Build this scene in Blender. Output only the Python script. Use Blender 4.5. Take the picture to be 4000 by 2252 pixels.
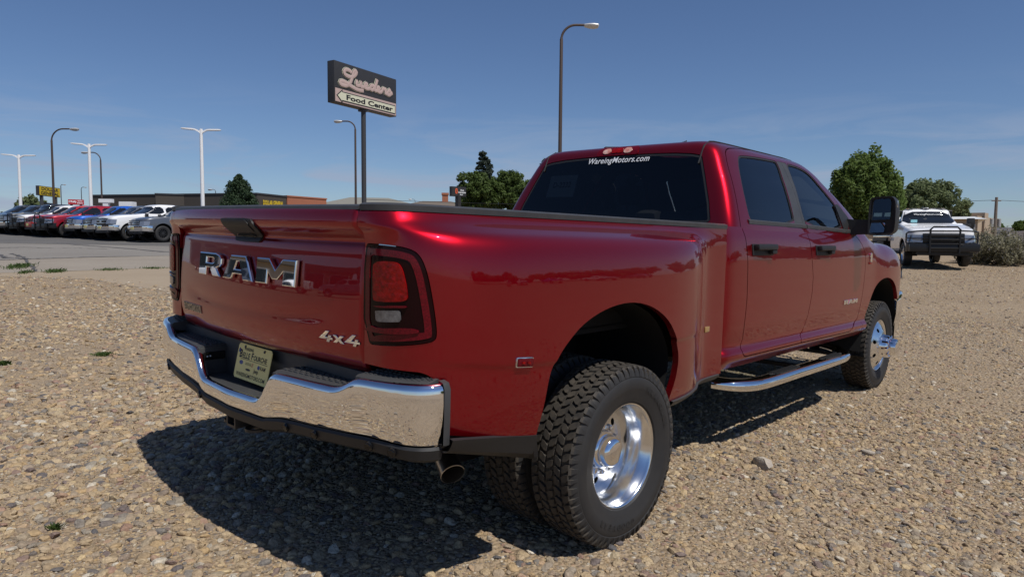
import bpy, bmesh, math, random
import numpy as np
from mathutils import Vector, Matrix

# ------------------------------------------------------------------ scene, camera, sky, sun
for o in list(bpy.data.objects): bpy.data.objects.remove(o)
scene = bpy.context.scene
COL = scene.collection
PW, PH = 4000.0, 2252.0
CAM_P = np.array([2.8482, -2.4918, 1.3701]); CAM_F = 2705.2
PITCH, YAW, ROLL = -0.0858, -0.7601, 0.0224
GRAV = np.array([-0.0206, 0.0013, 1.0]); GRAV /= np.linalg.norm(GRAV)
def cam_axes():
    cy, sy, cp, sp = math.cos(YAW), math.sin(YAW), math.cos(PITCH), math.sin(PITCH)
    F = np.array([sy*cp, cy*cp, sp]); R = np.array([cy, -sy, 0]); U = np.cross(R, F)
    cr, sr = math.cos(ROLL), math.sin(ROLL)
    return cr*R+sr*U, -sr*R+cr*U, F
cR, cU, cF = cam_axes()
# truck frame (stands on slightly sloping gravel) -> level world frame
_x = np.array([1, 0, 0.]) - GRAV*GRAV[0]; _x /= np.linalg.norm(_x)
_y = np.cross(GRAV, _x)
RG = np.stack([_x, _y, GRAV])            # world = RG @ truck
wR, wU, wF, wC = RG@cR, RG@cU, RG@cF, RG@CAM_P
cam = bpy.data.cameras.new('camera'); camo = bpy.data.objects.new('camera', cam); COL.objects.link(camo)
camo.matrix_world = Matrix(((wR[0], wU[0], -wF[0], wC[0]), (wR[1], wU[1], -wF[1], wC[1]), (wR[2], wU[2], -wF[2], wC[2]), (0, 0, 0, 1)))
cam.sensor_width = 36; cam.lens = 36*CAM_F/PW; cam.clip_end = 4000; cam.clip_start = 0.05
scene.camera = camo

SUN_EL, SUN_AZ = math.radians(60.0), math.radians(-4.0)      # azimuth measured from truck +x towards +y
sdir = Vector((math.cos(SUN_EL)*math.cos(SUN_AZ), math.cos(SUN_EL)*math.sin(SUN_AZ), math.sin(SUN_EL)))
world = bpy.data.worlds.new('World'); scene.world = world; world.use_nodes = True
wn = world.node_tree.nodes; wl = world.node_tree.links; wn.clear()
wo = wn.new('ShaderNodeOutputWorld'); bg = wn.new('ShaderNodeBackground'); sky = wn.new('ShaderNodeTexSky')
sky.sky_type = 'NISHITA'; sky.sun_disc = False; sky.sun_elevation = SUN_EL
sky.sun_rotation = math.atan2(sdir.x, sdir.y); sky.altitude = 900; sky.air_density = 1.0; sky.dust_density = .5; sky.ozone_density = 3.5
bg.inputs['Strength'].default_value = 0.072
wl.new(bg.outputs[0], wo.inputs[0])
# thin high haze clouds low over the horizon
def wnode(t, **k):
    n = wn.new(t)
    for a, b in k.items(): setattr(n, a, b)
    return n
tc = wnode('ShaderNodeTexCoord'); sep = wnode('ShaderNodeSeparateXYZ'); wl.new(tc.outputs['Generated'], sep.inputs[0])
mp = wnode('ShaderNodeMapping'); mp.inputs['Scale'].default_value = (2.6, 2.6, 17.0); wl.new(tc.outputs['Generated'], mp.inputs[0])
nz = wnode('ShaderNodeTexNoise'); nz.inputs['Scale'].default_value = 1.7; nz.inputs['Detail'].default_value = 7; nz.inputs['Roughness'].default_value = .58; nz.inputs['Distortion'].default_value = .6
wl.new(mp.outputs[0], nz.inputs['Vector'])
r1 = wnode('ShaderNodeMapRange'); r1.inputs[1].default_value = .47; r1.inputs[2].default_value = .64; wl.new(nz.outputs[0], r1.inputs[0])
r2 = wnode('ShaderNodeMapRange'); r2.inputs[1].default_value = .22; r2.inputs[2].default_value = .03; r2.interpolation_type = 'SMOOTHSTEP'; wl.new(sep.outputs[2], r2.inputs[0])
m1 = wnode('ShaderNodeMath', operation='MULTIPLY'); wl.new(r1.outputs[0], m1.inputs[0]); wl.new(r2.outputs[0], m1.inputs[1])
m2 = wnode('ShaderNodeMath', operation='MULTIPLY'); wl.new(m1.outputs[0], m2.inputs[0]); m2.inputs[1].default_value = .80
mx = wnode('ShaderNodeMix', data_type='RGBA'); wl.new(m2.outputs[0], mx.inputs[0]); wl.new(sky.outputs[0], mx.inputs[6]); mx.inputs[7].default_value = (5.2, 5.6, 6.4, 1)
tint = wnode('ShaderNodeMix', data_type='RGBA', blend_type='MULTIPLY'); tint.inputs[0].default_value = 1; wl.new(mx.outputs[2], tint.inputs[6]); tint.inputs[7].default_value = (.90, .98, 1.14, 1)
wl.new(tint.outputs[2], bg.inputs[0])

sun = bpy.data.lights.new('sun', 'SUN'); suno = bpy.data.objects.new('sun', sun); COL.objects.link(suno)
sun.energy = 4.2; sun.angle = math.radians(.53); sun.color = (1, .955, .89)
suno.rotation_euler = sdir.to_track_quat('Z', 'Y').to_euler()
scene.view_settings.view_transform = 'Standard'; scene.view_settings.look = 'None'
scene.view_settings.exposure = -0.02; scene.view_settings.gamma = 1.0; scene.view_settings.use_curve_mapping = False
scene.render.engine = 'CYCLES'
scene.cycles.max_bounces = 8; scene.cycles.transparent_max_bounces = 10; scene.cycles.caustics_reflective = False; scene.cycles.caustics_refractive = False

# ------------------------------------------------------------------ pixel -> direction (photo pixels, 4000 x 2252)
def tray(px, py): return cF + cR*((px-PW/2)/CAM_F) - cU*((py-PH/2)/CAM_F)        # truck frame
def tproj(P):
    d = np.asarray(P, float) - CAM_P; z = d@cF
    return np.stack([PW/2+CAM_F*(d@cR)/z, PH/2-CAM_F*(d@cU)/z], -1)
def wray(px, py): return RG@tray(px, py)
def wproj(P):
    d = np.asarray(P, float) - wC; z = d@wF
    return np.stack([PW/2+CAM_F*(d@wR)/z, PH/2-CAM_F*(d@wU)/z], -1)
def ton(px, py, axis, v):
    d = tray(px, py); return CAM_P + d*((v-CAM_P[axis])/d[axis])
def gplane(px, dist):
    """horizontal direction of a pixel column at the horizon, at a horizontal distance -> (X, Y)"""
    d = wray(px, 930.0); h = np.hypot(d[0], d[1]); return wC[0]+d[0]/h*dist, wC[1]+d[1]/h*dist
def at_dist(px, py, dist):
    d = wray(px, py); h = np.hypot(d[0], d[1]); return wC + d*(dist/h)
def smooth(a, b, t):
    t = np.clip((np.asarray(t, float)-a)/(b-a), 0, 1); return t*t*(3-2*t)
def ramp(v, w): v = np.asarray(v, float); return np.where(v > w, v-w*.5, np.where(v > 0, v*v/(2*w), 0))
def ground_z(X, Y):
    X = np.asarray(X, float); Y = np.asarray(Y, float)
    tilt = (-GRAV[0]/GRAV[2])
    z = tilt*np.clip(-X, -25, 60)*1.0 + (-GRAV[1])*np.clip(Y, -10, 10)
    z = z + .024*ramp(np.clip(Y, -50, 60)-5, 6) + .007*ramp(-X-8, 8)
    return z+.012

# ------------------------------------------------------------------ helpers
def mesh(name, v, f, mat=None, smooth_=True, sharp=None):
    me = bpy.data.meshes.new(name)
    me.from_pydata([tuple(map(float, p)) for p in v], [], [tuple(int(i) for i in q) for q in f])
    if smooth_: me.shade_smooth()
    if sharp is not None: me.set_sharp_from_angle(angle=math.radians(sharp))
    if mat is not None:
        for m in (mat if isinstance(mat, (list, tuple)) else [mat]): me.materials.append(m)
    me.update(); return me
def link(name, me, parent=None, loc=None, rot=None, scale=None):
    o = bpy.data.objects.new(name, me); COL.objects.link(o)
    if parent is not None: o.parent = parent
    if loc is not None: o.location = tuple(map(float, loc))
    if rot is not None: o.rotation_euler = rot
    if scale is not None: o.scale = scale
    return o
def tag(o, label=None, cat=None, group=None, kind=None):
    for k, v in (('label', label), ('category', cat), ('group', group), ('kind', kind)):
        if v: o[k] = v
    return o
def empty(name, loc=(0, 0, 0), rz=0, parent=None):
    o = bpy.data.objects.new(name, None); COL.objects.link(o); o.location = tuple(map(float, loc)); o.rotation_euler = (0, 0, rz); o.empty_display_size = .1
    if parent is not None: o.parent = parent
    return o
def copy_tree(o, parent=None):
    c = o.copy(); COL.objects.link(c); c.parent = parent
    for ch in list(o.children): copy_tree(ch, c)
    return c

class MB:
    """collects simple shapes into one mesh"""
    def __init__(s): s.v = []; s.f = []
    def add(s, v, f):
        n = len(s.v); s.v += [tuple(p) for p in v]; s.f += [tuple(i+n for i in q) for q in f]; return s
    def box(s, x0, x1, y0, y1, z0, z1, b=0):
        if b <= 0:
            v = [(x, y, z) for x in (x0, x1) for y in (y0, y1) for z in (z0, z1)]
            return s.add(v, [(0, 1, 3, 2), (4, 6, 7, 5), (0, 4, 5, 1), (2, 3, 7, 6), (0, 2, 6, 4), (1, 5, 7, 3)])
        bm = bmesh.new(); bmesh.ops.create_cube(bm, size=1)
        for w in bm.verts: w.co = Vector(((x0+x1)/2+w.co.x*(x1-x0), (y0+y1)/2+w.co.y*(y1-y0), (z0+z1)/2+w.co.z*(z1-z0)))
        bmesh.ops.bevel(bm, geom=bm.edges[:], offset=b, segments=2, affect='EDGES', profile=.6)
        bm.verts.index_update(); s.add([w.co[:] for w in bm.verts], [[w.index for w in q.verts] for q in bm.faces]); bm.free(); return s
    def tube(s, pts, r, n=10, caps=True, flat=None):
        pts = [Vector(p) for p in pts]; rs = r if isinstance(r, (list, tuple)) else [r]*len(pts)
        v = []; f = []; up = None
        for i, p in enumerate(pts):
            t = (pts[min(i+1, len(pts)-1)]-pts[max(i-1, 0)]).normalized()
            if up is None:
                up = Vector((0, 0, 1)) if abs(t.z) < .9 else Vector((1, 0, 0))
            a = t.cross(up).normalized(); bq = a.cross(t).normalized(); up = bq
            for k in range(n):
                c = 2*math.pi*k/n; k2 = flat if flat else 1
                v.append(p + a*math.cos(c)*rs[i] + bq*math.sin(c)*rs[i]*k2)
        for i in range(len(pts)-1):
            for k in range(n): f.append((i*n+k, i*n+(k+1) % n, (i+1)*n+(k+1) % n, (i+1)*n+k))
        if caps: f.append(tuple(range(n))[::-1]); f.append(tuple((len(pts)-1)*n+k for k in range(n)))
        return s.add(v, f)
    def lathe(s, prof, n=32, axis='z', c=(0, 0, 0), closed=False):
        """prof: (radius, height)"""
        v = []; f = []
        for i, (r, h) in enumerate(prof):
            for k in range(n):
                a = 2*math.pi*k/n; p = (r*math.cos(a), r*math.sin(a), h)
                if axis == 'x': p = (h, r*math.cos(a), r*math.sin(a))
                if axis == 'y': p = (r*math.sin(a), h, r*math.cos(a))
                v.append((p[0]+c[0], p[1]+c[1], p[2]+c[2]))
        m = len(prof)
        for i in range(m if closed else m-1):
            j = (i+1) % m
            for k in range(n): f.append((i*n+k, i*n+(k+1) % n, j*n+(k+1) % n, j*n+k))
        return s.add(v, f)
    def prism(s, poly, d0, d1, axis='z'):
        """poly 2D extruded along axis; 'y': poly=(x,z); 'x': poly=(y,z)"""
        n = len(poly)
        def P(p, d): return {'z': (p[0], p[1], d), 'y': (p[0], d, p[1]), 'x': (d, p[0], p[1])}[axis]
        v = [P(p, d0) for p in poly]+[P(p, d1) for p in poly]
        f = [tuple(range(n))[::-1], tuple(range(n, 2*n))]+[(i, (i+1) % n, n+(i+1) % n, n+i) for i in range(n)]
        return s.add(v, f)
    def xf(s, M):
        s.v = [tuple(M@Vector(p)) for p in s.v]; return s
    def mesh(s, name, mat=None, sm=True, sharp=35, fix=True):
        me = mesh(name, s.v, s.f, mat, False)
        if fix:
            bm = bmesh.new(); bm.from_mesh(me); bmesh.ops.recalc_face_normals(bm, faces=bm.faces[:]); bm.to_mesh(me); bm.free()
        if sm: me.shade_smooth(); me.set_sharp_from_angle(angle=math.radians(sharp))
        return me
    def obj(s, name, mat, parent=None, **k): return link(name, s.mesh(name, mat, **k), parent)

_ft = {}
def text_geo(txt, size=1, extr=0, offset=0, bevel=0, align='CENTER', shear=0, spacing=1.0, res=3):
    """text -> (verts, faces) lying in x,y plane"""
    key = (txt, size, extr, offset, bevel, align, shear, spacing)
    if key in _ft: return _ft[key]
    cu = bpy.data.curves.new('tmp', 'FONT'); cu.body = txt; cu.size = size; cu.extrude = extr; cu.offset = offset; cu.bevel_depth = bevel; cu.align_x = align; cu.shear = shear; cu.space_character = spacing; cu.resolution_u = res
    o = bpy.data.objects.new('tmp', cu); COL.objects.link(o)
    bpy.context.view_layer.update()
    me = o.evaluated_get(bpy.context.evaluated_depsgraph_get()).to_mesh()
    v = [tuple(w.co) for w in me.vertices]; f = [tuple(q.vertices) for q in me.polygons]
    bpy.data.objects.remove(o); bpy.data.curves.remove(cu)
    _ft[key] = (v, f); return v, f
def text_obj(name, txt, M, mat, parent=None, width=None, **k):
    """M: function (x,y,z)->3D or Matrix; width scales text to this width"""
    v, f = text_geo(txt, **k); v = np.array(v)
    if width:
        w = v[:, 0].max()-v[:, 0].min(); s = width/w; v = v*[s, s, 1]
    v[:, :2] -= (v[:, :2].max(0)+v[:, :2].min(0))/2
    out = [tuple(M@Vector(p)) for p in v] if isinstance(M, Matrix) else [tuple(M(*p)) for p in v]
    return link(name, mesh(name, out, f, mat, False), parent)
def frame_matrix(origin, xdir, ydir):
    x = Vector(xdir).normalized(); z = x.cross(Vector(ydir)).normalized(); y = z.cross(x)
    return Matrix(((x.x, y.x, z.x, origin[0]), (x.y, y.y, z.y, origin[1]), (x.z, y.z, z.z, origin[2]), (0, 0, 0, 1)))

# ------------------------------------------------------------------ materials
def mat(name, col, rough=.5, metal=0, coat=0, coat_r=.03, spec=.5, emit=None, noise=None, bump=None, alpha=None, trans=0, ior=1.45):
    m = bpy.data.materials.new(name); m.use_nodes = True; nt = m.node_tree; b = nt.nodes['Principled BSDF']
    b.inputs['Base Color'].default_value = (*col, 1); b.inputs['Roughness'].default_value = rough; b.inputs['Metallic'].default_value = metal
    b.inputs['Coat Weight'].default_value = coat; b.inputs['Coat Roughness'].default_value = coat_r; b.inputs['Specular IOR Level'].default_value = spec
    b.inputs['IOR'].default_value = ior
    if trans: b.inputs['Transmission Weight'].default_value = trans
    if alpha is not None: b.inputs['Alpha'].default_value = alpha
    if emit: b.inputs['Emission Color'].default_value = (*emit[0], 1); b.inputs['Emission Strength'].default_value = emit[1]
    if noise:                         # (scale, amount, second colour)
        tc = nt.nodes.new('ShaderNodeTexCoord'); n = nt.nodes.new('ShaderNodeTexNoise'); n.inputs['Scale'].default_value = noise[0]; n.inputs['Detail'].default_value = 6; n.inputs['Roughness'].default_value = .62
        nt.links.new(tc.outputs['Object'], n.inputs['Vector'])
        r = nt.nodes.new('ShaderNodeMapRange'); r.inputs[1].default_value = .35; r.inputs[2].default_value = .68; r.inputs[4].default_value = noise[1]; nt.links.new(n.outputs[0], r.inputs[0])
        x = nt.nodes.new('ShaderNodeMix'); x.data_type = 'RGBA'; nt.links.new(r.outputs[0], x.inputs[0]); x.inputs[6].default_value = (*col, 1); x.inputs[7].default_value = (*noise[2], 1); nt.links.new(x.outputs[2], b.inputs['Base Color'])
    if bump:                          # (scale, strength, distance)
        tc = nt.nodes.new('ShaderNodeTexCoord'); n = nt.nodes.new('ShaderNodeTexNoise'); n.inputs['Scale'].default_value = bump[0]; n.inputs['Detail'].default_value = 4
        nt.links.new(tc.outputs['Object'], n.inputs['Vector'])
        bp = nt.nodes.new('ShaderNodeBump'); bp.inputs['Strength'].default_value = bump[1]; bp.inputs['Distance'].default_value = bump[2]; nt.links.new(n.outputs[0], bp.inputs['Height']); nt.links.new(bp.outputs[0], b.inputs['Normal'])
    return m
def glass_mat(name, tint, refl=.06, rough=0.0):
    m = bpy.data.materials.new(name); m.use_nodes = True; nt = m.node_tree; nt.nodes.clear()
    o = nt.nodes.new('ShaderNodeOutputMaterial'); t = nt.nodes.new('ShaderNodeBsdfTransparent'); t.inputs[0].default_value = (*tint, 1)
    g = nt.nodes.new('ShaderNodeBsdfGlossy'); g.inputs['Roughness'].default_value = rough; g.inputs[0].default_value = (1, 1, 1, 1)
    fr = nt.nodes.new('ShaderNodeFresnel'); fr.inputs[0].default_value = 1.5
    mx = nt.nodes.new('ShaderNodeMixShader'); nt.links.new(fr.outputs[0], mx.inputs[0]); nt.links.new(t.outputs[0], mx.inputs[1]); nt.links.new(g.outputs[0], mx.inputs[2]); nt.links.new(mx.outputs[0], o.inputs[0])
    return m
M = {}
M['red'] = mat('red_pearl_paint', (.265, .0025, .0085), .34, .80, .92, .005, .0)
M['red_in'] = mat('red_paint_edges', (.16, .004, .010), .4, .2)
M['chrome'] = mat('chrome', (.86, .86, .87), .025, 1.0)
M['alu'] = mat('polished_aluminium', (.82, .83, .84), .17, 1.0, bump=(60, .03, .002))
M['black'] = mat('black_textured_plastic', (.018, .018, .019), .55, 0, bump=(400, .25, .001))
M['grey_pl'] = mat('charcoal_plastic', (.042, .043, .045), .5, 0, bump=(300, .2, .001), noise=(14, .35, (.075, .073, .07)))
M['gloss_black'] = mat('gloss_black', (.008, .008, .009), .06)
M['rubber'] = mat('tyre_rubber', (.021, .021, .022), .62, noise=(9, .55, (.036, .033, .03)))
M['tread'] = mat('tyre_tread_rubber', (.030, .027, .024), .72, noise=(30, .8, (.075, .062, .047)))
M['dark'] = mat('underbody_black', (.006, .006, .006), .8)
M['steel'] = mat('dark_steel', (.05, .05, .052), .42, .6)
M['exhaust'] = mat('exhaust_steel', (.50, .48, .45), .30, 1.0, noise=(20, .5, (.34, .31, .28)))
M['glass'] = glass_mat('privacy_glass', (.24, .27, .28))
M['glass_f'] = glass_mat('clear_glass', (.66, .74, .75))
M['white'] = mat('white_paint', (.78, .78, .78), .35, 0, .6, .05)
M['white_text'] = mat('white_vinyl', (.82, .83, .84), .5)
M['interior'] = mat('dark_interior', (.012, .012, .013), .8)
M['red_lens'] = mat('red_lamp_lens', (.30, .004, .004), .10, 0, 0, .02, .3, noise=(45, .9, (.10, .002, .002)), bump=(70, .5, .004))
M['red_dark'] = mat('smoked_red_lens', (.070, .002, .006), .08, 0, 0, .02, .3, noise=(160, .8, (.17, .004, .012)))
M['lamp_black'] = mat('smoked_lamp_housing', (.012, .002, .003), .08, 0, 0, .015, .16)
M['clear_lens'] = mat('clear_lamp_lens', (.20, .205, .22), .12, .4, .5, .02, noise=(60, .8, (.07, .07, .08)))
M['grey_txt'] = mat('dark_badge', (.03, .03, .032), .4)
M['paper'] = mat('window_paper', (.55, .58, .60), .8)
M['cream'] = mat('cream_plate', (.86, .73, .28), .5)
M['ink'] = mat('black_ink', (.012, .012, .014), .6)
# ------------------------------------------------------------------ spline surfaces and panel cutting
def pchip(t, Y, tq):
    """monotone cubic along axis 0"""
    t = np.asarray(t, float); Y = np.asarray(Y, float); h = np.diff(t); d = np.diff(Y, axis=0)/h.reshape(-1, *([1]*(Y.ndim-1)))
    m = np.zeros_like(Y); m[0] = d[0]; m[-1] = d[-1]
    hh = h.reshape(-1, *([1]*(Y.ndim-1)))
    w1 = 2*hh[1:]+hh[:-1]; w2 = hh[1:]+2*hh[:-1]; a, b = d[:-1], d[1:]
    with np.errstate(all='ignore'): hm = (w1+w2)/(w1/a+w2/b)
    m[1:-1] = np.where(a*b > 0, hm, 0)
    # soften: blend towards Catmull-Rom slope so that curves flow
    cr = (Y[2:]-Y[:-2])/(hh[1:]+hh[:-1]); m[1:-1] = .5*m[1:-1]+.5*cr
    k = np.clip(np.searchsorted(t, tq)-1, 0, len(t)-2); s = ((tq-t[k])/h[k]).reshape(-1, *([1]*(Y.ndim-1))); H = h[k].reshape(s.shape)
    return (1+2*s)*(1-s)**2*Y[k]+s*(1-s)**2*H*m[k]+s*s*(3-2*s)*Y[k+1]+s*s*(s-1)*H*m[k+1]
class Surf:
    """control net [rows][cols][3] -> dense grid with normals"""
    def __init__(s, net, nr, nc, it=2, flip=False):
        net = np.asarray(net, float)
        tr = np.r_[0, np.cumsum(np.linalg.norm(np.diff(net, axis=0), axis=2).mean(1))]
        tc_ = np.r_[0, np.cumsum(np.linalg.norm(np.diff(net, axis=1), axis=2).mean(0))]
        g = pchip(tr, net, np.linspace(0, tr[-1], nr)); g = np.swapaxes(pchip(tc_, np.swapaxes(g, 0, 1), np.linspace(0, tc_[-1], nc)), 0, 1)
        for _ in range(it):
            h = g.copy(); h[1:-1] = .25*g[:-2]+.5*g[1:-1]+.25*g[2:]; g = h.copy()
            h[:, 1:-1] = .25*g[:, :-2]+.5*g[:, 1:-1]+.25*g[:, 2:]; g = h
        s.g = g; s.flip = flip; s.norm()
    def norm(s):
        a = np.gradient(s.g, axis=0); b = np.gradient(s.g, axis=1); n = np.cross(a, b); n /= np.linalg.norm(n, axis=2, keepdims=True)+1e-12
        s.n = -n if s.flip else n
        s.arc = np.r_[0, np.cumsum(np.linalg.norm(np.diff(s.g, axis=1), axis=2).mean(0))]
    def find(s, px, py, mask=None):
        """photo pixel -> fractional (row, col) on the surface"""
        if not hasattr(s, 'pp'):
            s.pp = tproj(s.g); s.face = ((CAM_P-s.g)*s.n).sum(2) > 0
        p = s.pp; d = (p[..., 0]-px)**2+(p[..., 1]-py)**2
        d = np.where(s.face, d, d+1e5)
        if mask is not None: d = np.where(mask, d, 1e12)
        i, j = np.unravel_index(np.argmin(d), d.shape); nr, nc = d.shape; fi, fj = float(i), float(j)
        for _ in range(4):
            a = s.samp(s.pp, fi, fj); e = .5
            di = (s.samp(s.pp, fi+e, fj)-s.samp(s.pp, fi-e, fj))/(2*e); dj = (s.samp(s.pp, fi, fj+e)-s.samp(s.pp, fi, fj-e))/(2*e)
            A = np.stack([di, dj], 1)
            if abs(np.linalg.det(A)) < 1e-9: break
            st = np.linalg.solve(A, np.array([px, py])-a); st = np.clip(st, -3, 3); fi += st[0]; fj += st[1]
        return fi, fj
    def samp(s, arr, fi, fj):
        nr, nc = arr.shape[:2]; i = int(min(max(math.floor(fi), 0), nr-2)); j = int(min(max(math.floor(fj), 0), nc-2)); a, b = fi-i, fj-j
        return (1-a)*(1-b)*arr[i, j]+a*(1-b)*arr[i+1, j]+(1-a)*b*arr[i, j+1]+a*b*arr[i+1, j+1]
    def P(s, px, py, mask=None): return s.samp(s.g, *s.find(px, py, mask))
    def N(s, px, py, mask=None):
        n = s.samp(s.n, *s.find(px, py, mask)); return n/np.linalg.norm(n)
    def poly(s, pts, mask=None, ax=(1, 2)):
        return np.array([s.P(*p, mask)[list(ax)] for p in pts])
    def poly_rc(s, pts, mask=None):
        return np.array([s.find(*p, mask) for p in pts])
def sdf(poly, Q):
    """signed distance (negative inside) of points Q[...,2] to a polygon"""
    poly = np.asarray(poly, float); sh = Q.shape[:-1]; q = Q.reshape(-1, 2); d = np.full(len(q), 1e18); ins = np.zeros(len(q), bool)
    for k in range(len(poly)):
        a = poly[k]; b = poly[(k+1) % len(poly)]; e = b-a; w = q-a; t = np.clip((w@e)/(e@e+1e-18), 0, 1); r = w-t[:, None]*e; d = np.minimum(d, (r*r).sum(1))
        c = (a[1] > q[:, 1]) != (b[1] > q[:, 1])
        with np.errstate(all='ignore'): xx = (b[0]-a[0])*(q[:, 1]-a[1])/(b[1]-a[1])+a[0]
        ins ^= c & (q[:, 0] < xx)
    d = np.sqrt(d); return np.where(ins, -d, d).reshape(sh)
def rounded(poly, it=2, closed=True):
    """Chaikin corner rounding"""
    p = np.asarray(poly, float)
    for _ in range(it):
        nx = np.roll(p, -1, 0); p = np.stack([.75*p+.25*nx, .25*p+.75*nx], 1).reshape(-1, p.shape[1])
    return p
def cut(g, n, f):
    """keep the part of grid g where every field in f (list of [rows,cols]) is > 0 -> verts, normals, faces"""
    nr, nc = g.shape[:2]; V = list(map(tuple, g.reshape(-1, 3))); Nn = list(map(tuple, n.reshape(-1, 3)))
    idx = np.arange(nr*nc).reshape(nr, nc)
    quads = np.stack([idx[:-1, :-1], idx[1:, :-1], idx[1:, 1:], idx[:-1, 1:]], -1).reshape(-1, 4)
    polys = [list(q) for q in quads]
    F = [list(map(float, x.ravel())) for x in f]
    for k in range(len(F)):
        fk = F[k]; cache = {}; out = []
        for p in polys:
            s = [fk[i] > 0 for i in p]
            if all(s): out.append(p); continue
            if not any(s): continue
            q = []
            for a in range(len(p)):
                i, j = p[a], p[(a+1) % len(p)]
                if fk[i] > 0: q.append(i)
                if (fk[i] > 0) != (fk[j] > 0):
                    key = (min(i, j), max(i, j))
                    if key not in cache:
                        i0, j0 = key; t = fk[i0]/(fk[i0]-fk[j0]); t = min(max(t, 0), 1)
                        V.append(tuple(V[i0][c]*(1-t)+V[j0][c]*t for c in range(3)))
                        Nn.append(tuple(Nn[i0][c]*(1-t)+Nn[j0][c]*t for c in range(3)))
                        for m in range(len(F)): F[m].append(F[m][i0]*(1-t)+F[m][j0]*t)
                        fk[-1] = 0.0; cache[key] = len(V)-1
                    q.append(cache[key])
            if len(q) >= 3: out.append(q)
        polys = out
    used = sorted({i for p in polys for i in p}); mp_ = {i: k for k, i in enumerate(used)}
    return np.array([V[i] for i in used]).reshape(-1, 3), np.array([Nn[i] for i in used]).reshape(-1, 3), [tuple(mp_[i] for i in p) for p in polys]
def flange(v, n, f, depth, off=0.0, lip=.0025):
    """give a cut panel an edge: rounded lip then a return of the given depth"""
    nrm = n/(np.linalg.norm(n, axis=1, keepdims=True)+1e-12); v = v+nrm*off
    cnt = {}
    for p in f:
        for a in range(len(p)): e = (p[a], p[(a+1) % len(p)]); cnt[e] = cnt.get(e, 0)+1
    be = [e for e in cnt if (e[1], e[0]) not in cnt]
    V = [tuple(x) for x in v]; F = list(f); m0 = {}; m1 = {}
    for e in be:
        for i in e:
            if i not in m0:
                m0[i] = len(V); V.append(tuple(v[i])); m1[i] = len(V); V.append(tuple(v[i]-nrm[i]*depth))
    for a, b in be: F.append((m0[b], m0[a], m1[a], m1[b]))
    return V, F
def panel(name, S, fields, mat_, parent, depth=.02, off=0.0, mirror=True, names=None, g=None, n=None):
    """cut panel -> object (and its mirror twin on the other side of the truck)"""
    v, nn, f = cut(S.g if g is None else g, S.n if n is None else n, fields)
    if S.flip: pass
    # orient faces along the normals
    if len(f) == 0: print('EMPTY PANEL', name); return []
    a = f[len(f)//2]; fn = np.cross(v[a[1]]-v[a[0]], v[a[2]]-v[a[0]])
    if fn@nn[a[0]] < 0: f = [p[::-1] for p in f]
    if mirror == 'join':                       # one piece across the centre line
        k = len(v); vm = np.vstack([v, v*[-1, 1, 1]]); nm = np.vstack([nn, nn*[-1, 1, 1]]); fm_ = list(f)+[tuple(i+k for i in p[::-1]) for p in f]
        mp_ = [i-k if (i >= k and abs(vm[i, 0]) < 1e-6) else i for i in range(2*k)]
        fm_ = [tuple(mp_[i] for i in p) for p in fm_]; used = sorted({i for p in fm_ for i in p}); ix = {i: q for q, i in enumerate(used)}
        v, nn, f = vm[used], nm[used], [tuple(ix[i] for i in p) for p in fm_]; mirror = False
    if depth: V, F = flange(v, nn, f, depth, off)
    else: V, F = [tuple(x) for x in (v+nn/(np.linalg.norm(nn, axis=1, keepdims=True)+1e-12)*off)], f
    out = [link(name, mesh(name, V, F, mat_), parent if not isinstance(parent, (list, tuple)) else parent[0])]
    if mirror:
        V2 = [(-p[0], p[1], p[2]) for p in V]; F2 = [p[::-1] for p in F]
        out.append(link(name, mesh(name, V2, F2, mat_), parent if not isinstance(parent, (list, tuple)) else parent[1]))
    return out
def zz(ox, oy, k, pts): return [(ox+k*x, oy+k*y) for x, y in pts]
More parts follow.
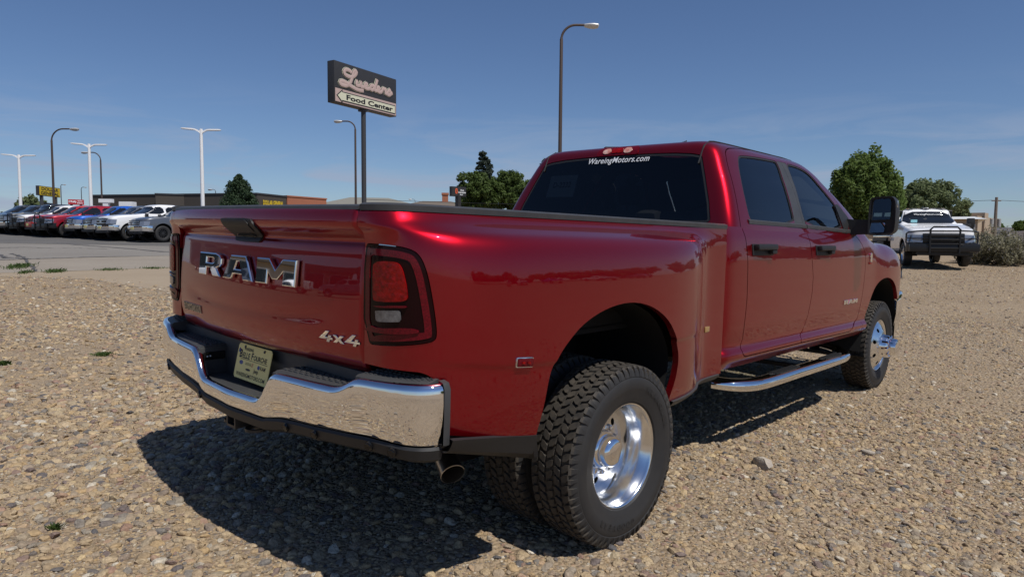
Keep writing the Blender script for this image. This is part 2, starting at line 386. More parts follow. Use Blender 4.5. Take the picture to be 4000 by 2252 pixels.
# ================================================================== ground, lot, gravel
def gpt(px, py):
    """photo pixel -> point on the ground"""
    d = wray(px, py); lo, hi = .5, 400.0
    for _ in range(60):
        m = (lo+hi)/2; p = wC+d*m
        if p[2] > ground_z(p[0], p[1]): lo = m
        else: hi = m
    return wC+d*hi
def noise_tree(m, specs):
    pass
def ground_mat(name, c1, c2, c3, s1, s2, bump=.6, bscale=60, dist=.02, vor=None):
    m = bpy.data.materials.new(name); m.use_nodes = True; nt = m.node_tree; b = nt.nodes['Principled BSDF']; b.inputs['Roughness'].default_value = .92; b.inputs['Specular IOR Level'].default_value = .2
    tc = nt.nodes.new('ShaderNodeTexCoord'); L = nt.links.new
    def N(sc, det=6, ro=.6):
        n = nt.nodes.new('ShaderNodeTexNoise'); n.inputs['Scale'].default_value = sc; n.inputs['Detail'].default_value = det; n.inputs['Roughness'].default_value = ro; L(tc.outputs['Object'], n.inputs['Vector']); return n
    n1, n2 = N(s1), N(s2)
    def R(n, a, bb):
        r = nt.nodes.new('ShaderNodeMapRange'); r.inputs[1].default_value = a; r.inputs[2].default_value = bb; L(n, r.inputs[0]); return r.outputs[0]
    def X(f, a, bb):
        x = nt.nodes.new('ShaderNodeMix'); x.data_type = 'RGBA'; L(f, x.inputs[0])
        for k, c in ((6, a), (7, bb)):
            if isinstance(c, tuple): x.inputs[k].default_value = (*c, 1)
            else: L(c, x.inputs[k])
        return x.outputs[2]
    col = X(R(n1.outputs[0], .38, .64), c1, c2); col = X(R(n2.outputs[0], .5, .72), col, c3)
    h = n2.outputs[0]
    if vor:
        v = nt.nodes.new('ShaderNodeTexVoronoi'); v.inputs['Scale'].default_value = vor[0]; L(tc.outputs['Object'], v.inputs['Vector'])
        cr = nt.nodes.new('ShaderNodeValToRGB'); L(v.outputs['Color'], cr.inputs[0]); cr.color_ramp.interpolation = 'CONSTANT'
        cols = vor[1]; e = cr.color_ramp.elements; e[0].color = (*cols[0], 1); e[1].color = (*cols[-1], 1); e[1].position = .86
        for k, c in enumerate(cols[1:-1]): q = e.new((k+1)/(len(cols))); q.color = (*c, 1)
        col = X(R(v.outputs['Distance'], vor[2], vor[2]+.12), cr.outputs[0], col)
        iv = nt.nodes.new('ShaderNodeMath'); iv.operation = 'SUBTRACT'; iv.inputs[0].default_value = 1; L(v.outputs['Distance'], iv.inputs[1]); h = iv.outputs[0]
    L(col, b.inputs['Base Color'])
    bp = nt.nodes.new('ShaderNodeBump'); bp.inputs['Strength'].default_value = bump; bp.inputs['Distance'].default_value = dist; L(h, bp.inputs['Height']); L(bp.outputs[0], b.inputs['Normal'])
    return m
STONE = [(.35, .26, .16), (.42, .335, .225), (.30, .225, .15), (.25, .21, .17), (.46, .375, .265), (.18, .16, .145), (.365, .25, .165), (.52, .46, .375)]
M['gravel'] = ground_mat('gravel_ground', (.285, .213, .138), (.335, .255, .168), (.23, .17, .112), .6, 9, .9, 60, .02, (42, STONE, .30))
# one sheet to the horizon, fine near the camera
rad = np.r_[np.linspace(0, 20, 41), np.geomspace(21, 1500, 44)]; ang = np.linspace(0, 2*np.pi, 129)[:-1]
V = []; 
for r in rad:
    for a in ang:
        X, Y = wC[0]+r*math.cos(a), wC[1]+r*math.sin(a); V.append((X, Y, float(ground_z(X, Y))))
n = len(ang); Fc = [(i*n+k, i*n+(k+1) % n, (i+1)*n+(k+1) % n, (i+1)*n+k) for i in range(len(rad)-1) for k in range(n)]
tag(link('ground', MB().add(V, Fc).mesh('ground', M['gravel'], True, 180)), kind='structure')
def sheet(name, pts, m, lift, step=2.0, kind='structure'):
    """flat paving laid over the ground: polygon of (X,Y) tessellated to follow it"""
    p = np.array(pts)[:, :2]; lo, hi = p.min(0), p.max(0); nx = int((hi[0]-lo[0])/step)+2; ny = int((hi[1]-lo[1])/step)+2
    gx_, gy_ = np.meshgrid(np.linspace(lo[0], hi[0], nx), np.linspace(lo[1], hi[1], ny), indexing='ij'); g = np.stack([gx_, gy_, ground_z(gx_, gy_)+lift], -1)
    v, nn, f = cut(g, np.broadcast_to([0, 0, 1.], g.shape).copy(), [-sdf(p, g[..., :2])])
    a = f[0]
    if np.cross(v[a[1]]-v[a[0]], v[a[2]]-v[a[0]])[2] < 0: f = [q[::-1] for q in f]
    return tag(link(name, mesh(name, v, f, m)), kind=kind)
M['asphalt'] = ground_mat('worn_asphalt', (.205, .188, .168), (.235, .218, .195), (.165, .152, .138), .22, 30, .3, 60, .004)
M['asphalt2'] = ground_mat('dark_asphalt', (.115, .110, .106), (.14, .134, .127), (.09, .087, .085), .4, 30, .3, 60, .004)
M['concrete'] = ground_mat('dusty_concrete', (.255, .22, .18), (.285, .25, .205), (.22, .19, .158), .35, 14, .25, 60, .004)
M['grit'] = ground_mat('fine_grit', (.30, .238, .168), (.33, .265, .19), (.25, .20, .145), .5, 40, .5, 60, .006)
def gp(*pts): return [gpt(x, y)[:2] for x, y in pts]
E1 = gp((-700, 1085), (0, 1066), (240, 1060), (420, 1053), (690, 1045), (1100, 1035))
E0 = gp((-700, 1100), (0, 1079), (350, 1090), (520, 1118), (690, 1146), (1100, 1160))
far_ = [gplane(1250, 70), gplane(1250, 150), gplane(300, 160), gplane(-900, 160)]
sheet('grit_apron', [tuple(p) for p in E0]+[tuple(p) for p in E1[::-1]], M['grit'], .004, .5)
E2 = gp((-700, 1030), (0, 1017), (345, 1006), (690, 998), (1100, 990))
sheet('concrete_apron', [tuple(p) for p in E1]+[tuple(p) for p in E2[::-1]], M['concrete'], .008, .8)
E3 = gp((-700, 955), (0, 950), (350, 955), (700, 962), (1100, 968))
sheet('asphalt_drive', [tuple(p) for p in E2]+[tuple(p) for p in E3[::-1]], M['asphalt'], .012, 1.0)
sheet('parking_lot', [tuple(p) for p in E3]+[far_[0], far_[1], far_[2], far_[3]], M['asphalt2'], .016, 3.0)
# tar-filled cracks on the drive
M['tar'] = mat('crack_filler', (.085, .08, .077), .7)
def crack(pts, w):
    P = np.array([gpt(*q)[:2] for q in pts]); t = np.linspace(0, len(P)-1, len(P)*6); P = np.stack([np.interp(t, range(len(P)), P[:, k]) for k in (0, 1)], 1); rnd = np.random.default_rng(int(pts[0][0])+5); P += rnd.normal(0, .04, P.shape)
    d = np.gradient(P, axis=0); d /= np.linalg.norm(d, axis=1, keepdims=True)+1e-9; nn = np.stack([-d[:, 1], d[:, 0]], 1); ww = w*(1+.4*rnd.normal(0, 1, len(P)).clip(-1, 1))[:, None]
    A, B = P+nn*ww, P-nn*ww; V = [(x, y, float(ground_z(x, y))+.021) for x, y in np.vstack([A, B])]; n = len(P)
    tag(link('crack_sealing', mesh('crack_sealing', V, [(i, i+1, n+i+1, n+i) for i in range(n-1)], M['tar'])), kind='structure')
z5 = lambda x, y: (x*.3448, 950+y*.3448)
crack([z5(0, 190), z5(150, 188), z5(290, 183), z5(420, 178), z5(640, 172), z5(1000, 160), z5(1600, 150)], .05)
crack([z5(120, 120), z5(200, 140), z5(260, 165), z5(300, 183)], .05); crack([z5(0, 130), z5(60, 175), z5(110, 165), z5(200, 170), z5(290, 183)], .05)
crack([z5(640, 0), z5(900, 22), z5(1200, 45), z5(1500, 68), z5(1850, 100), z5(1980, 105)], .10); crack([z5(0, 55), z5(300, 48), z5(600, 60), z5(900, 58), z5(1200, 66)], .06)
crack([z5(290, 185), z5(330, 245), z5(380, 290), z5(420, 320)], .03)

# loose stones as instances, densest near the camera
def stone_mesh(seed):
    r = np.random.default_rng(seed); bm = bmesh.new(); bmesh.ops.create_icosphere(bm, subdivisions=2, radius=1)
    sc = np.array([1, r.uniform(.62, .95), r.uniform(.34, .62)]); ax = r.normal(size=(5, 3)); ax /= np.linalg.norm(ax, axis=1, keepdims=True); cutd = r.uniform(.62, .9, 5)
    for v in bm.verts:
        p = np.array(v.co); p *= 1+.10*math.sin(3*p[0]+seed)+.08*math.sin(4*p[1]+2*seed)
        for a, c in zip(ax, cutd):
            d = p@a
            if d > c: p = p-a*(d-c)*.9
        v.co = Vector(p*sc)
    me = bpy.data.meshes.new('stone'); bm.to_mesh(me); bm.free(); me.shade_smooth(); me.set_sharp_from_angle(angle=math.radians(32)); return me
def stone_mat():
    m = bpy.data.materials.new('gravel_stones'); m.use_nodes = True; nt = m.node_tree; b = nt.nodes['Principled BSDF']; b.inputs['Roughness'].default_value = .8; b.inputs['Specular IOR Level'].default_value = .25
    oi = nt.nodes.new('ShaderNodeObjectInfo'); cr = nt.nodes.new('ShaderNodeValToRGB'); cr.color_ramp.interpolation = 'LINEAR'; nt.links.new(oi.outputs['Random'], cr.inputs[0])
    cols = [(.44, .305, .165), (.49, .375, .235), (.34, .25, .155), (.57, .44, .28), (.28, .225, .17), (.50, .35, .185), (.38, .30, .215), (.56, .425, .255), (.22, .20, .18), (.62, .475, .27), (.37, .235, .17), (.12, .12, .125), (.44, .32, .215), (.31, .27, .215), (.72, .64, .51)]
    e = cr.color_ramp.elements; e[0].color = (*cols[0], 1); e[1].color = (*cols[-1], 1)
    for k, c in enumerate(cols[1:-1]): q = e.new((k+1)/(len(cols)-1)); q.color = (*c, 1)
    tc = nt.nodes.new('ShaderNodeTexCoord'); n = nt.nodes.new('ShaderNodeTexNoise'); n.inputs['Scale'].default_value = 2.2; n.inputs['Detail'].default_value = 5; nt.links.new(tc.outputs['Object'], n.inputs['Vector'])
    r = nt.nodes.new('ShaderNodeMapRange'); r.inputs[1].default_value = .3; r.inputs[2].default_value = .7; r.inputs[3].default_value = .62; r.inputs[4].default_value = 1.0; nt.links.new(n.outputs[0], r.inputs[0])
    mx = nt.nodes.new('ShaderNodeVectorMath'); mx.operation = 'SCALE'; nt.links.new(cr.outputs[0], mx.inputs[0]); nt.links.new(r.outputs[0], mx.inputs['Scale']); nt.links.new(mx.outputs[0], b.inputs['Base Color'])
    bp = nt.nodes.new('ShaderNodeBump'); bp.inputs['Strength'].default_value = .35; bp.inputs['Distance'].default_value = .1; nt.links.new(n.outputs[0], bp.inputs['Height']); nt.links.new(bp.outputs[0], b.inputs['Normal'])
    return m
M['stone'] = stone_mat()
SC = bpy.data.collections.new('stones')
STM = []
for k in range(14):
    me = stone_mesh(k+1); me.materials.append(M['stone']); STM.append(me); so = bpy.data.objects.new('stone_%02d' % k, me); SC.objects.link(so)
def gravel(pts, scl, name, label=None):
    r = np.random.default_rng(5); N = len(pts); me = bpy.data.meshes.new(name)
    me.vertices.add(N); me.vertices.foreach_set('co', np.asarray(pts, np.float32).ravel())
    a = me.attributes.new('rot', 'FLOAT_VECTOR', 'POINT'); rot = np.stack([r.normal(0, .28, N), r.normal(0, .28, N), r.uniform(0, 6.283, N)], 1).astype(np.float32); a.data.foreach_set('vector', rot.ravel())
    a = me.attributes.new('scl', 'FLOAT', 'POINT'); a.data.foreach_set('value', np.asarray(scl, np.float32))
    a = me.attributes.new('idx', 'INT', 'POINT'); a.data.foreach_set('value', r.integers(0, len(STM), N).astype(np.int32))
    o = link(name, me)
    ng = bpy.data.node_groups.new(name, 'GeometryNodeTree'); ng.interface.new_socket('Geometry', in_out='INPUT', socket_type='NodeSocketGeometry'); ng.interface.new_socket('Geometry', in_out='OUTPUT', socket_type='NodeSocketGeometry')
    gi = ng.nodes.new('NodeGroupInput'); go = ng.nodes.new('NodeGroupOutput'); ip = ng.nodes.new('GeometryNodeInstanceOnPoints'); ci = ng.nodes.new('GeometryNodeCollectionInfo')
    ci.inputs['Collection'].default_value = SC; ci.inputs['Separate Children'].default_value = True; ci.inputs['Reset Children'].default_value = True
    def at(nm, ty):
        q = ng.nodes.new('GeometryNodeInputNamedAttribute'); q.data_type = ty; q.inputs['Name'].default_value = nm; return q.outputs[0]
    Lk = ng.links.new; Lk(gi.outputs[0], ip.inputs['Points']); Lk(ci.outputs[0], ip.inputs['Instance']); ip.inputs['Pick Instance'].default_value = True
    Lk(at('idx', 'INT'), ip.inputs['Instance Index']); Lk(at('scl', 'FLOAT'), ip.inputs['Scale'])
    e2r = ng.nodes.new('FunctionNodeEulerToRotation'); Lk(at('rot', 'FLOAT_VECTOR'), e2r.inputs[0]); Lk(e2r.outputs[0], ip.inputs['Rotation'])
    Lk(ip.outputs[0], go.inputs[0]); md = o.modifiers.new('scatter', 'NODES'); md.node_group = ng
    return tag(o, kind='stuff')
def scatter(n, r0, r1, a0, a1, smin, smax, seed, power=3.0):
    r = np.random.default_rng(seed); rr = np.sqrt(r.uniform(r0*r0, r1*r1, n)); aa = r.uniform(a0, a1, n)
    dx = np.cos(aa); X = wC[0]+rr*np.sin(aa); Y = wC[1]+rr*np.cos(aa); s = smin+(smax-smin)*r.uniform(0, 1, n)**power
    return X, Y, s
yv = math.atan2(wF[0], wF[1]); hf = .72
parts_ = [scatter(44000, 1.6, 6.5, yv-hf, yv+hf, .0085, .038, 1, 3.0), scatter(95000, 1.6, 6.5, yv-hf, yv+hf, .0038, .0095, 11, 1.3), scatter(72000, 6.5, 14, yv-hf, yv+hf, .0085, .036, 2, 3.2), scatter(50000, 14, 32, yv-hf*.98, yv+hf*.98, .015, .045, 3, 3.0), scatter(15000, 0, 7, yv+hf, yv+2*math.pi-hf, .012, .045, 4, 2.8)]
X = np.concatenate([p[0] for p in parts_]); Y = np.concatenate([p[1] for p in parts_]); S = np.concatenate([p[2] for p in parts_])
apron = np.array([tuple(p) for p in E0]+[far_[0], far_[1], far_[2], far_[3]])
out_ = sdf(apron, np.stack([X, Y], 1)) > np.random.default_rng(8).uniform(-.9, .25, len(X))*.8
# coarser stones towards the near left, finer to the right as in the photograph
side_ = (X-wC[0])*wR[0]+(Y-wC[1])*wR[1]; S = S*np.where(S > .012, np.interp(side_, [-4, 1.5], [1.16, .80]), 1)
# packed, dusty lanes where few stones lie
lane = np.sin(X*1.1+1.3*np.sin(Y*.45))+np.sin(Y*.9+1.7*np.sin(X*.6)+2)+.6*np.sin(X*2.3-Y*1.9)
out_ &= np.random.default_rng(9).uniform(0, 1, len(X)) < np.clip(.86-.20*lane, .45, 1)
X, Y, S = X[out_], Y[out_], S[out_]
gravel(np.stack([X, Y, ground_z(X, Y)+S*.03], 1), S, 'gravel')
# three larger rocks lying on the gravel
def rock(px, py, s, seed, lab, sc=(1, 1, 1), up=False):
    p = gpt(px, py); o = link('rock', STM[seed].copy(), None, (p[0], p[1], p[2]+s*(.25 if not up else .5)), (0 if not up else 1.2, 0, seed*1.3), (s*sc[0], s*sc[1], s*sc[2])); o.data.materials.clear(); o.data.materials.append(mat('rock_'+str(seed), (.50, .44, .36), .85, noise=(3, .8, (.34, .29, .24)), bump=(8, .5, .05)))
    return tag(o, lab, 'rock', 'larger rocks lying loose on the gravel')
rock(2978, 1822, .080, 2, 'fist sized pale rounded rock lying on the open gravel beside the truck', (1, .9, 1.3))
rock(3387, 1778, .046, 5, 'thin pale slab of stone standing on edge in the gravel', (1, .5, 1.0), True)
rock(2610, 1750, .030, 7, 'small reddish stone on the gravel next to the rear tyre')
# ================================================================== the red dual-wheel pickup
TR = empty('pickup_truck'); TR.matrix_world = Matrix([[*RG[0], 0], [*RG[1], 0], [*RG[2], 0], [0, 0, 0, 1]])
tag(TR, 'dark red crew cab dual rear wheel pickup with chrome rear bumper on gravel', 'pickup truck')
RAKE = .0105
D = 1.5534
def dz(pts): return [(x*D, y*D) for x, y in pts]

# ---------------------------------------------------------------- bed sides with dual-wheel flare
Pr = np.array([(.815, -1.09), (.88, -1.086), (.935, -1.065), (.965, -1.005), (.974, -.9), (.978, -.7), (.98, -.35), (.982, 0), (.984, .3), (.986, .55), (.987, .75), (.988, .9), (.989, 1.05), (.99, 1.235)])
Pf = np.array([(.815, -1.10), (.92, -1.098), (1.02, -1.065), (1.09, -1.0), (1.145, -.9), (1.188, -.72), (1.205, -.38), (1.21, 0), (1.203, .3), (1.175, .55), (1.115, .75), (1.035, .90), (1.002, 1.02), (.995, 1.235)])
rows = [(1.436, -.02), (1.428, .0), (1.415, .06), (1.392, .22), (1.365, .46), (1.335, .72), (1.30, .87), (1.25, .945), (1.17, .985), (1.05, 1.0), (.93, 1.005), (.892, 1.006), (.884, .972), (.80, .965), (.70, .94), (.60, .88), (.52, .80)]
def bz(z, y):
    z = z-.014*smooth(1.33, 1.40, z)-RAKE*y
    return float(z+np.interp(y, [-1.1, -.98, -.58, -.3], [.012, .012, -.030, -.02])*smooth(.70, .84, z)*smooth(1.06, .95, z))
net = [[(*(Pr[c]*(1-k)+Pf[c]*k), bz(z, Pr[c][1]*(1-k)+Pf[c][1]*k)) for c in range(len(Pr))] for z, k in rows]
for r_, (z, k) in enumerate(rows):          # the rear post carries on the overhanging lip of the tailgate
    w_ = float(np.interp(z, [1.30, 1.322, 1.345, 1.372, 1.415, 1.428, 1.436], [0, .0, .018, .040, .036, .026, .012]))
    for c, q in enumerate((1, .8, .35, .08)): net[r_][c] = (net[r_][c][0], net[r_][c][1]-w_*q, net[r_][c][2])
BED = Surf(net, 150, 260, 2, flip=True)
if (BED.n[60, 150]@np.array([1, 0, 0])) < 0: BED.flip = not BED.flip; BED.norm()
bq = np.stack([np.broadcast_to(BED.arc, BED.g.shape[:2]), BED.g[..., 2]], -1)
def bed_poly(px):
    out = []
    for p in px:
        fi, fj = BED.find(*p); out.append((np.interp(fj, np.arange(len(BED.arc)), BED.arc), BED.samp(BED.g, fi, fj)[2]))
    return np.array(out)
L2 = lambda pts: zz(1350, 750, .4482, pts)
lamp_o = rounded(bed_poly(L2([(158, 450), (250, 455), (400, 468), (520, 488), (605, 520), (655, 575), (692, 660), (722, 770), (757, 960), (782, 1130), (790, 1250), (772, 1292), (700, 1312), (560, 1328), (400, 1335), (165, 1312)])), 1)
lamp_o[:, 0] = np.maximum(lamp_o[:, 0], .001)
f_lamp = sdf(lamp_o, bq)
arch_px = dz([(1345, 1100), (1368, 1020), (1380, 950), (1400, 905), (1428, 860), (1470, 810), (1530, 772), (1590, 757), (1640, 768), (1680, 800), (1700, 840), (1708, 890), (1700, 950), (1680, 1005)])
side_mask = np.zeros(BED.g.shape[:2], bool); side_mask[:, 60:] = True
arch = BED.poly(arch_px, side_mask)
arch_c = np.vstack([arch, [(arch[-1][0]-.03, .3), (arch[0][0]-.03, .3)]])
f_arch = np.where(side_mask, sdf(rounded(arch_c, 2), BED.g[..., 1:]), 9)
yb = np.array([-1.2, -.98, -.83, -.57, -.45, .3, .42, .75, 1.0, 1.25]); zb = np.array([.69, .668, .643, .60, .58, .575, .565, .565, .56, .56])
f_bot = BED.g[..., 2]-np.interp(BED.g[..., 1], yb, zb)
# cut-away of the rear lower corner round the bumper
f_rel = sdf(rounded(np.array([(-1.6, .10), (-.985, .10), (-.985, .83), (-1.015, .875), (-1.06, .890), (-1.6, .890)]), 2), BED.g[..., 1:])
panel('bed_side', BED, [f_lamp-.003, f_arch, f_bot, f_rel], M['red'], TR, .03)

# tail lamps
def lamp_piece(name, px, mat_, off, par, rnd=1, depth=.012, poly=None):
    q = rounded(bed_poly(L2(px)), rnd) if poly is None else poly
    return panel(name, BED, [-sdf(q, bq)], mat_, par, depth, off)
housing = lamp_piece('tail_lamp', None, M['lamp_black'], .004, TR, poly=lamp_o, depth=.03)
def inset(poly, d):
    p = np.asarray(poly); c = p.mean(0); nx = np.roll(p, -1, 0)-np.roll(p, 1, 0); nn = np.stack([nx[:, 1], -nx[:, 0]], 1); nn /= np.linalg.norm(nn, axis=1, keepdims=True)+1e-9
    s = np.sign(((c-p)*nn).sum(1).mean()); return p+nn*s*d
ro, ri = inset(lamp_o, .013), inset(lamp_o, .036)
panel('lamp_ring', BED, [-sdf(ro, bq), sdf(ri, bq)], M['red_dark'], housing, .006, .007)
lamp_piece('stop_lens', [(262, 605), (400, 600), (470, 618), (502, 660), (535, 790), (550, 900), (548, 948), (400, 956), (272, 948), (255, 930), (255, 700)], M['red_lens'], .010, housing)
lamp_piece('reverse_lens', [(276, 1034), (284, 1029), (380, 1029), (478, 1030), (486, 1036), (489, 1080), (491, 1122), (484, 1128), (380, 1130), (292, 1125), (282, 1118)], M['clear_lens'], .010, housing, 0)
lamp_piece('lens_bar', [(258, 985), (540, 985), (555, 1000), (530, 1008), (262, 1000)], M['red_dark'], .012, housing, 1)
lamp_piece('lens_ledge', [(185, 1190), (248, 1152), (275, 1182), (575, 1180), (660, 1208), (640, 1226), (420, 1238), (205, 1205)], M['red_dark'], .012, housing, 1)

# lower black trim of the bed side and mud flaps
def sweep_strip(name, S, ys, zs_top, h_, mat_, off0=.004, thick=.02, ytuck=.03):
    mb = MB(); v = []
    for y, zt, h in zip(ys, zs_top, np.broadcast_to(h_, len(ys))):
        dd = np.abs(S.g[..., 1]-y)*3+np.abs(S.g[..., 2]-zt)+np.where(side_mask, 0, 5); i, j = np.unravel_index(np.argmin(dd), dd.shape); x = S.g[i, j, 0]
        v += [(x-.012, y, zt+.004), (x+off0, y, zt), (x+off0-.004, y, zt-.012), (x-ytuck*.6, y, zt-h*.75), (x-ytuck-.02, y, zt-h), (x-ytuck-.05, y, zt-h)]
    f = []; n = 6
    for k in range(len(ys)-1):
        for c in range(n-1): f.append((k*n+c, k*n+c+1, (k+1)*n+c+1, (k+1)*n+c))
    for s in (1, -1):
        link(name, MB().add([(p[0]*s, p[1], p[2]) for p in v], f).mesh(name, mat_), TR)
ys = np.linspace(-1.0, -.575, 9); sweep_strip('bed_trim', BED, ys, np.interp(ys, yb, zb), np.linspace(.055, .10, 9), M['black'])
ys = np.linspace(.40, 1.20, 14); sweep_strip('bed_trim', BED, ys, np.interp(ys, yb, zb), .045, M['grey_pl'], .012)
for s in (1, -1):       # mud flap behind the rear wheel
    p = [tuple(x) for x in arch[:3]]
    mb = MB(); pts = [(p[2][0]+.005, .765), (p[1][0]+.0, .70), (p[0][0]+.004, .60), (-.515, .49), (-.47, .46)]
    v = []
    for k, (y, z) in enumerate(pts):
        xo = [1.165, 1.17, 1.16, 1.12, 1.06][k]; xi = [1.13, 1.10, 1.02, .88, .84][k]
        v += [(xo*s, y-.012, z), (xi*s, y-.012, z), (xi*s, y+.012, z), (xo*s, y+.012, z)]
    f = [(k*4+c, k*4+(c+1) % 4, k*4+4+(c+1) % 4, k*4+4+c) for k in range(4) for c in range(4)]+[(0, 1, 2, 3), (16, 17, 18, 19)]
    mb.add(v, f).obj('mud_flap', M['black'], TR)
# wheel wells, bed box
ac = rounded(arch_c, 1)
for s in (1, -1):
    v = [(1.13*s, y, z) for y, z in ac]+[(.56*s, y*1.02, z+.0) for y, z in ac]; n = len(ac)
    MB().add(v, [(i, (i+1) % n, n+(i+1) % n, n+i) for i in range(n-1) if min(ac[i][1], ac[(i+1) % n][1]) > .44]+[tuple(n+i for i in range(n))]).obj('wheel_well', M['dark'], TR, fix=False)
mb = MB(); mb.box(-.93, .93, -1.02, 1.2, .90, .93); mb.box(-.93, .93, 1.20, 1.225, .62, 1.405)
for s in (1, -1): mb.box(min(.90*s, .93*s), max(.90*s, .93*s), -1.03, 1.2, .92, 1.425)
mb.obj('bed_box', M['dark'], TR)
# rail caps
for s in (1, -1):
    pl = [(BED.g[2, j, 0], BED.g[2, j, 1], BED.g[2, j, 2]) for j in range(0, BED.g.shape[1], 4)]+[tuple(BED.g[2, -1])]
    v = []
    for k, (x, y, z) in enumerate(pl):
        o = .004
        nx, ny = BED.n[8, min(k*4, BED.g.shape[1]-1)][:2]; L = math.hypot(nx, ny); nx, ny = nx/L, ny/L
        zt = 1.421-RAKE*y
        for dd, h in ((o, -.010), (o+.001, .010), (-.012, .017), (-.075, .017), (-.08, -.02)):
            v.append(((x+nx*dd)*s, y+ny*dd, zt+h))
    n = 5; f = [(k*n+c, k*n+c+1, k*n+n+c+1, k*n+n+c) for k in range(len(pl)-1) for c in range(n-1)]+[tuple(range(5)), tuple((len(pl)-1)*n+c for c in range(5))]
    MB().add(v, f).obj('rail_cap', M['grey_pl'], TR)
# side marker lamps and fuel door etc. come later

# ---------------------------------------------------------------- tailgate
def tg_y(x): return -1.09-.05*(1-(x/.81)**2)
trow = [(1.425, .02), (1.436, -.005), (1.432, -.030), (1.415, -.045), (1.385, -.052), (1.372, -.050), (1.345, -.022), (1.322, .008), (1.312, .012), (1.300, .004), (1.25, -.002), (1.17, -.010), (1.08, -.016), (1.0, -.018), (.945, -.012), (.90, -.002), (.87, .010), (.85, .03)]
xc = np.r_[-.808, -.80, np.linspace(-.78, .78, 15), .80, .808]
def tgp(x, z, o):
    e = .012 if abs(x) > .806 else 0
    return (x, tg_y(x)+o*(1-.12*(x/.8)**4)+e, z-.002)
TG = Surf([[tgp(x, z, o) for x in xc] for z, o in trow], 150, 230, 1)
if TG.n[75, 115][1] > 0: TG.flip = True; TG.norm()
# styling swoosh pressed into the lower half
X_, Z_ = TG.g[..., 0], TG.g[..., 2]
sw = 1.005+.045*(X_/.8)**2
TG.g[..., 1] += .0055*np.exp(-((Z_-sw)/.030)**2)*smooth(.72, .5, np.abs(X_))
TG.norm()
TGO = panel('tailgate', TG, [np.ones(TG.g.shape[:2])], M['red'], TR, .05, mirror=False)[0]
v = []
for x in np.linspace(-.806, .806, 30):
    y = tg_y(x)
    for oy, oz in ((-.034, .006), (-.030, .022), (-.01, .030), (.05, .030), (.055, .0)): v.append((x, y+oy, 1.420+oz*.8))
MB().add(v, [(k*5+c, k*5+c+1, k*5+6+c, k*5+5+c) for k in range(29) for c in range(4)]+[(0, 1, 2, 3, 4), tuple(145+c for c in range(5))]).obj('tailgate_cap', M['grey_pl'], TGO)
MB().box(-.80, .80, -1.07, -1.03, .86, 1.43).obj('tailgate_inner', M['dark'], TGO)
T6 = lambda pts: zz(650, 780, .3448, pts)
def tg_xz(px): return TG.poly(px, None, (0, 2))
tq = TG.g[..., [0, 2]]
bez = rounded(tg_xz(T6([(622, 208), (790, 208), (948, 210), (985, 240), (1060, 330), (1098, 385), (1100, 420), (1075, 478), (1040, 484), (820, 470), (795, 450), (765, 370), (700, 310), (640, 235)])), 1)
hb = panel('tailgate_handle', TG, [-sdf(bez, tq)], M['black'], TGO, .02, .008, mirror=False)[0]
rec = rounded(tg_xz(T6([(805, 352), (1010, 355), (1040, 420), (1025, 452), (850, 440), (825, 400)])), 1)
panel('handle_recess', TG, [-sdf(rec, tq)], M['gloss_black'], hb, .004, .0105, mirror=False)
lv = rounded(tg_xz(T6([(800, 225), (940, 228), (1010, 330), (1005, 350), (805, 346), (745, 290)])), 1)
panel('handle_lever', TG, [-sdf(lv, tq)], M['black'], hb, .012, .012, mirror=False)
# ---------------------------------------------------------------- lower cab side, doors, front fender
cy_ = [1.244, 1.25, 1.285, 1.38, 1.6, 2.0, 2.5, 3.0, 3.45, 3.8, 4.0, 4.2, 4.4, 4.65, 4.85, 5.0, 5.1, 5.16]
cx_ = [.90, .955, .988, .999, 1.003, 1.004, 1.004, 1.003, 1.001, .999, 1.0, 1.012, 1.02, 1.012, .985, .93, .85, .74]
crow = [(1.425, -.050), (1.40, -.036), (1.36, -.020), (1.30, -.009), (1.22, -.002), (1.1, 0), (.95, .001), (.84, -.002), (.76, -.010), (.72, -.014), (.695, -.008), (.672, .010), (.650, .014), (.625, .004), (.60, -.018), (.565, -.05), (.54, -.09)]
ftop = {10: .25, 11: .75, 12: 1, 13: 1, 14: 1, 15: 1, 16: 1, 17: 1}
net = []
for r, (z, dx) in enumerate(crow):
    row = []
    for c in range(len(cy_)):
        k = ftop.get(c, 0); x = cx_[c]+dx; zz_ = z
        if k:
            fx = [-.30, -.20, -.11, -.045, -.012, 0][r] if r < 6 else (0 if r < 8 else dx)
            fz = [1.375, 1.365, 1.345, 1.29, 1.21, 1.1][r] if r < 6 else z
            drop = [0, 0, 0, 0, 0, 0, 0, 0, 0, 0, 0, 0, .0, .012, .045, .09, .14, .19][c]
            fz -= drop*smooth(.8, 1.35, fz)
            x = x*(1-k)+(cx_[c]+fx)*k; zz_ = z*(1-k)+fz*k
        row.append((x, cy_[c], zz_-RAKE*cy_[c]*.85))
    net.append(row)
CAB = Surf(net, 130, 330, 2)
if CAB.n[60, 150][0] < 0: CAB.flip = True; CAB.norm()
cq = CAB.g[..., 1:]
Z2 = lambda pts: zz(2700, 520, .331, pts)
Z3 = lambda pts: zz(2850, 850, .4137, pts)
Z4 = lambda pts: zz(2600, 1250, .3448, pts)
rd_rear = Z2([(580, 1080), (615, 1160), (645, 1260), (655, 1350)])+Z3([(165, 300), (172, 500), (165, 750), (140, 1000), (120, 1150), (102, 1225), (125, 1285), (145, 1310)])
mid = Z3([(670, 1180), (665, 1110), (690, 1060), (720, 980), (750, 870), (780, 700), (790, 560), (780, 400), (765, 260), (735, 160), (700, 80)])
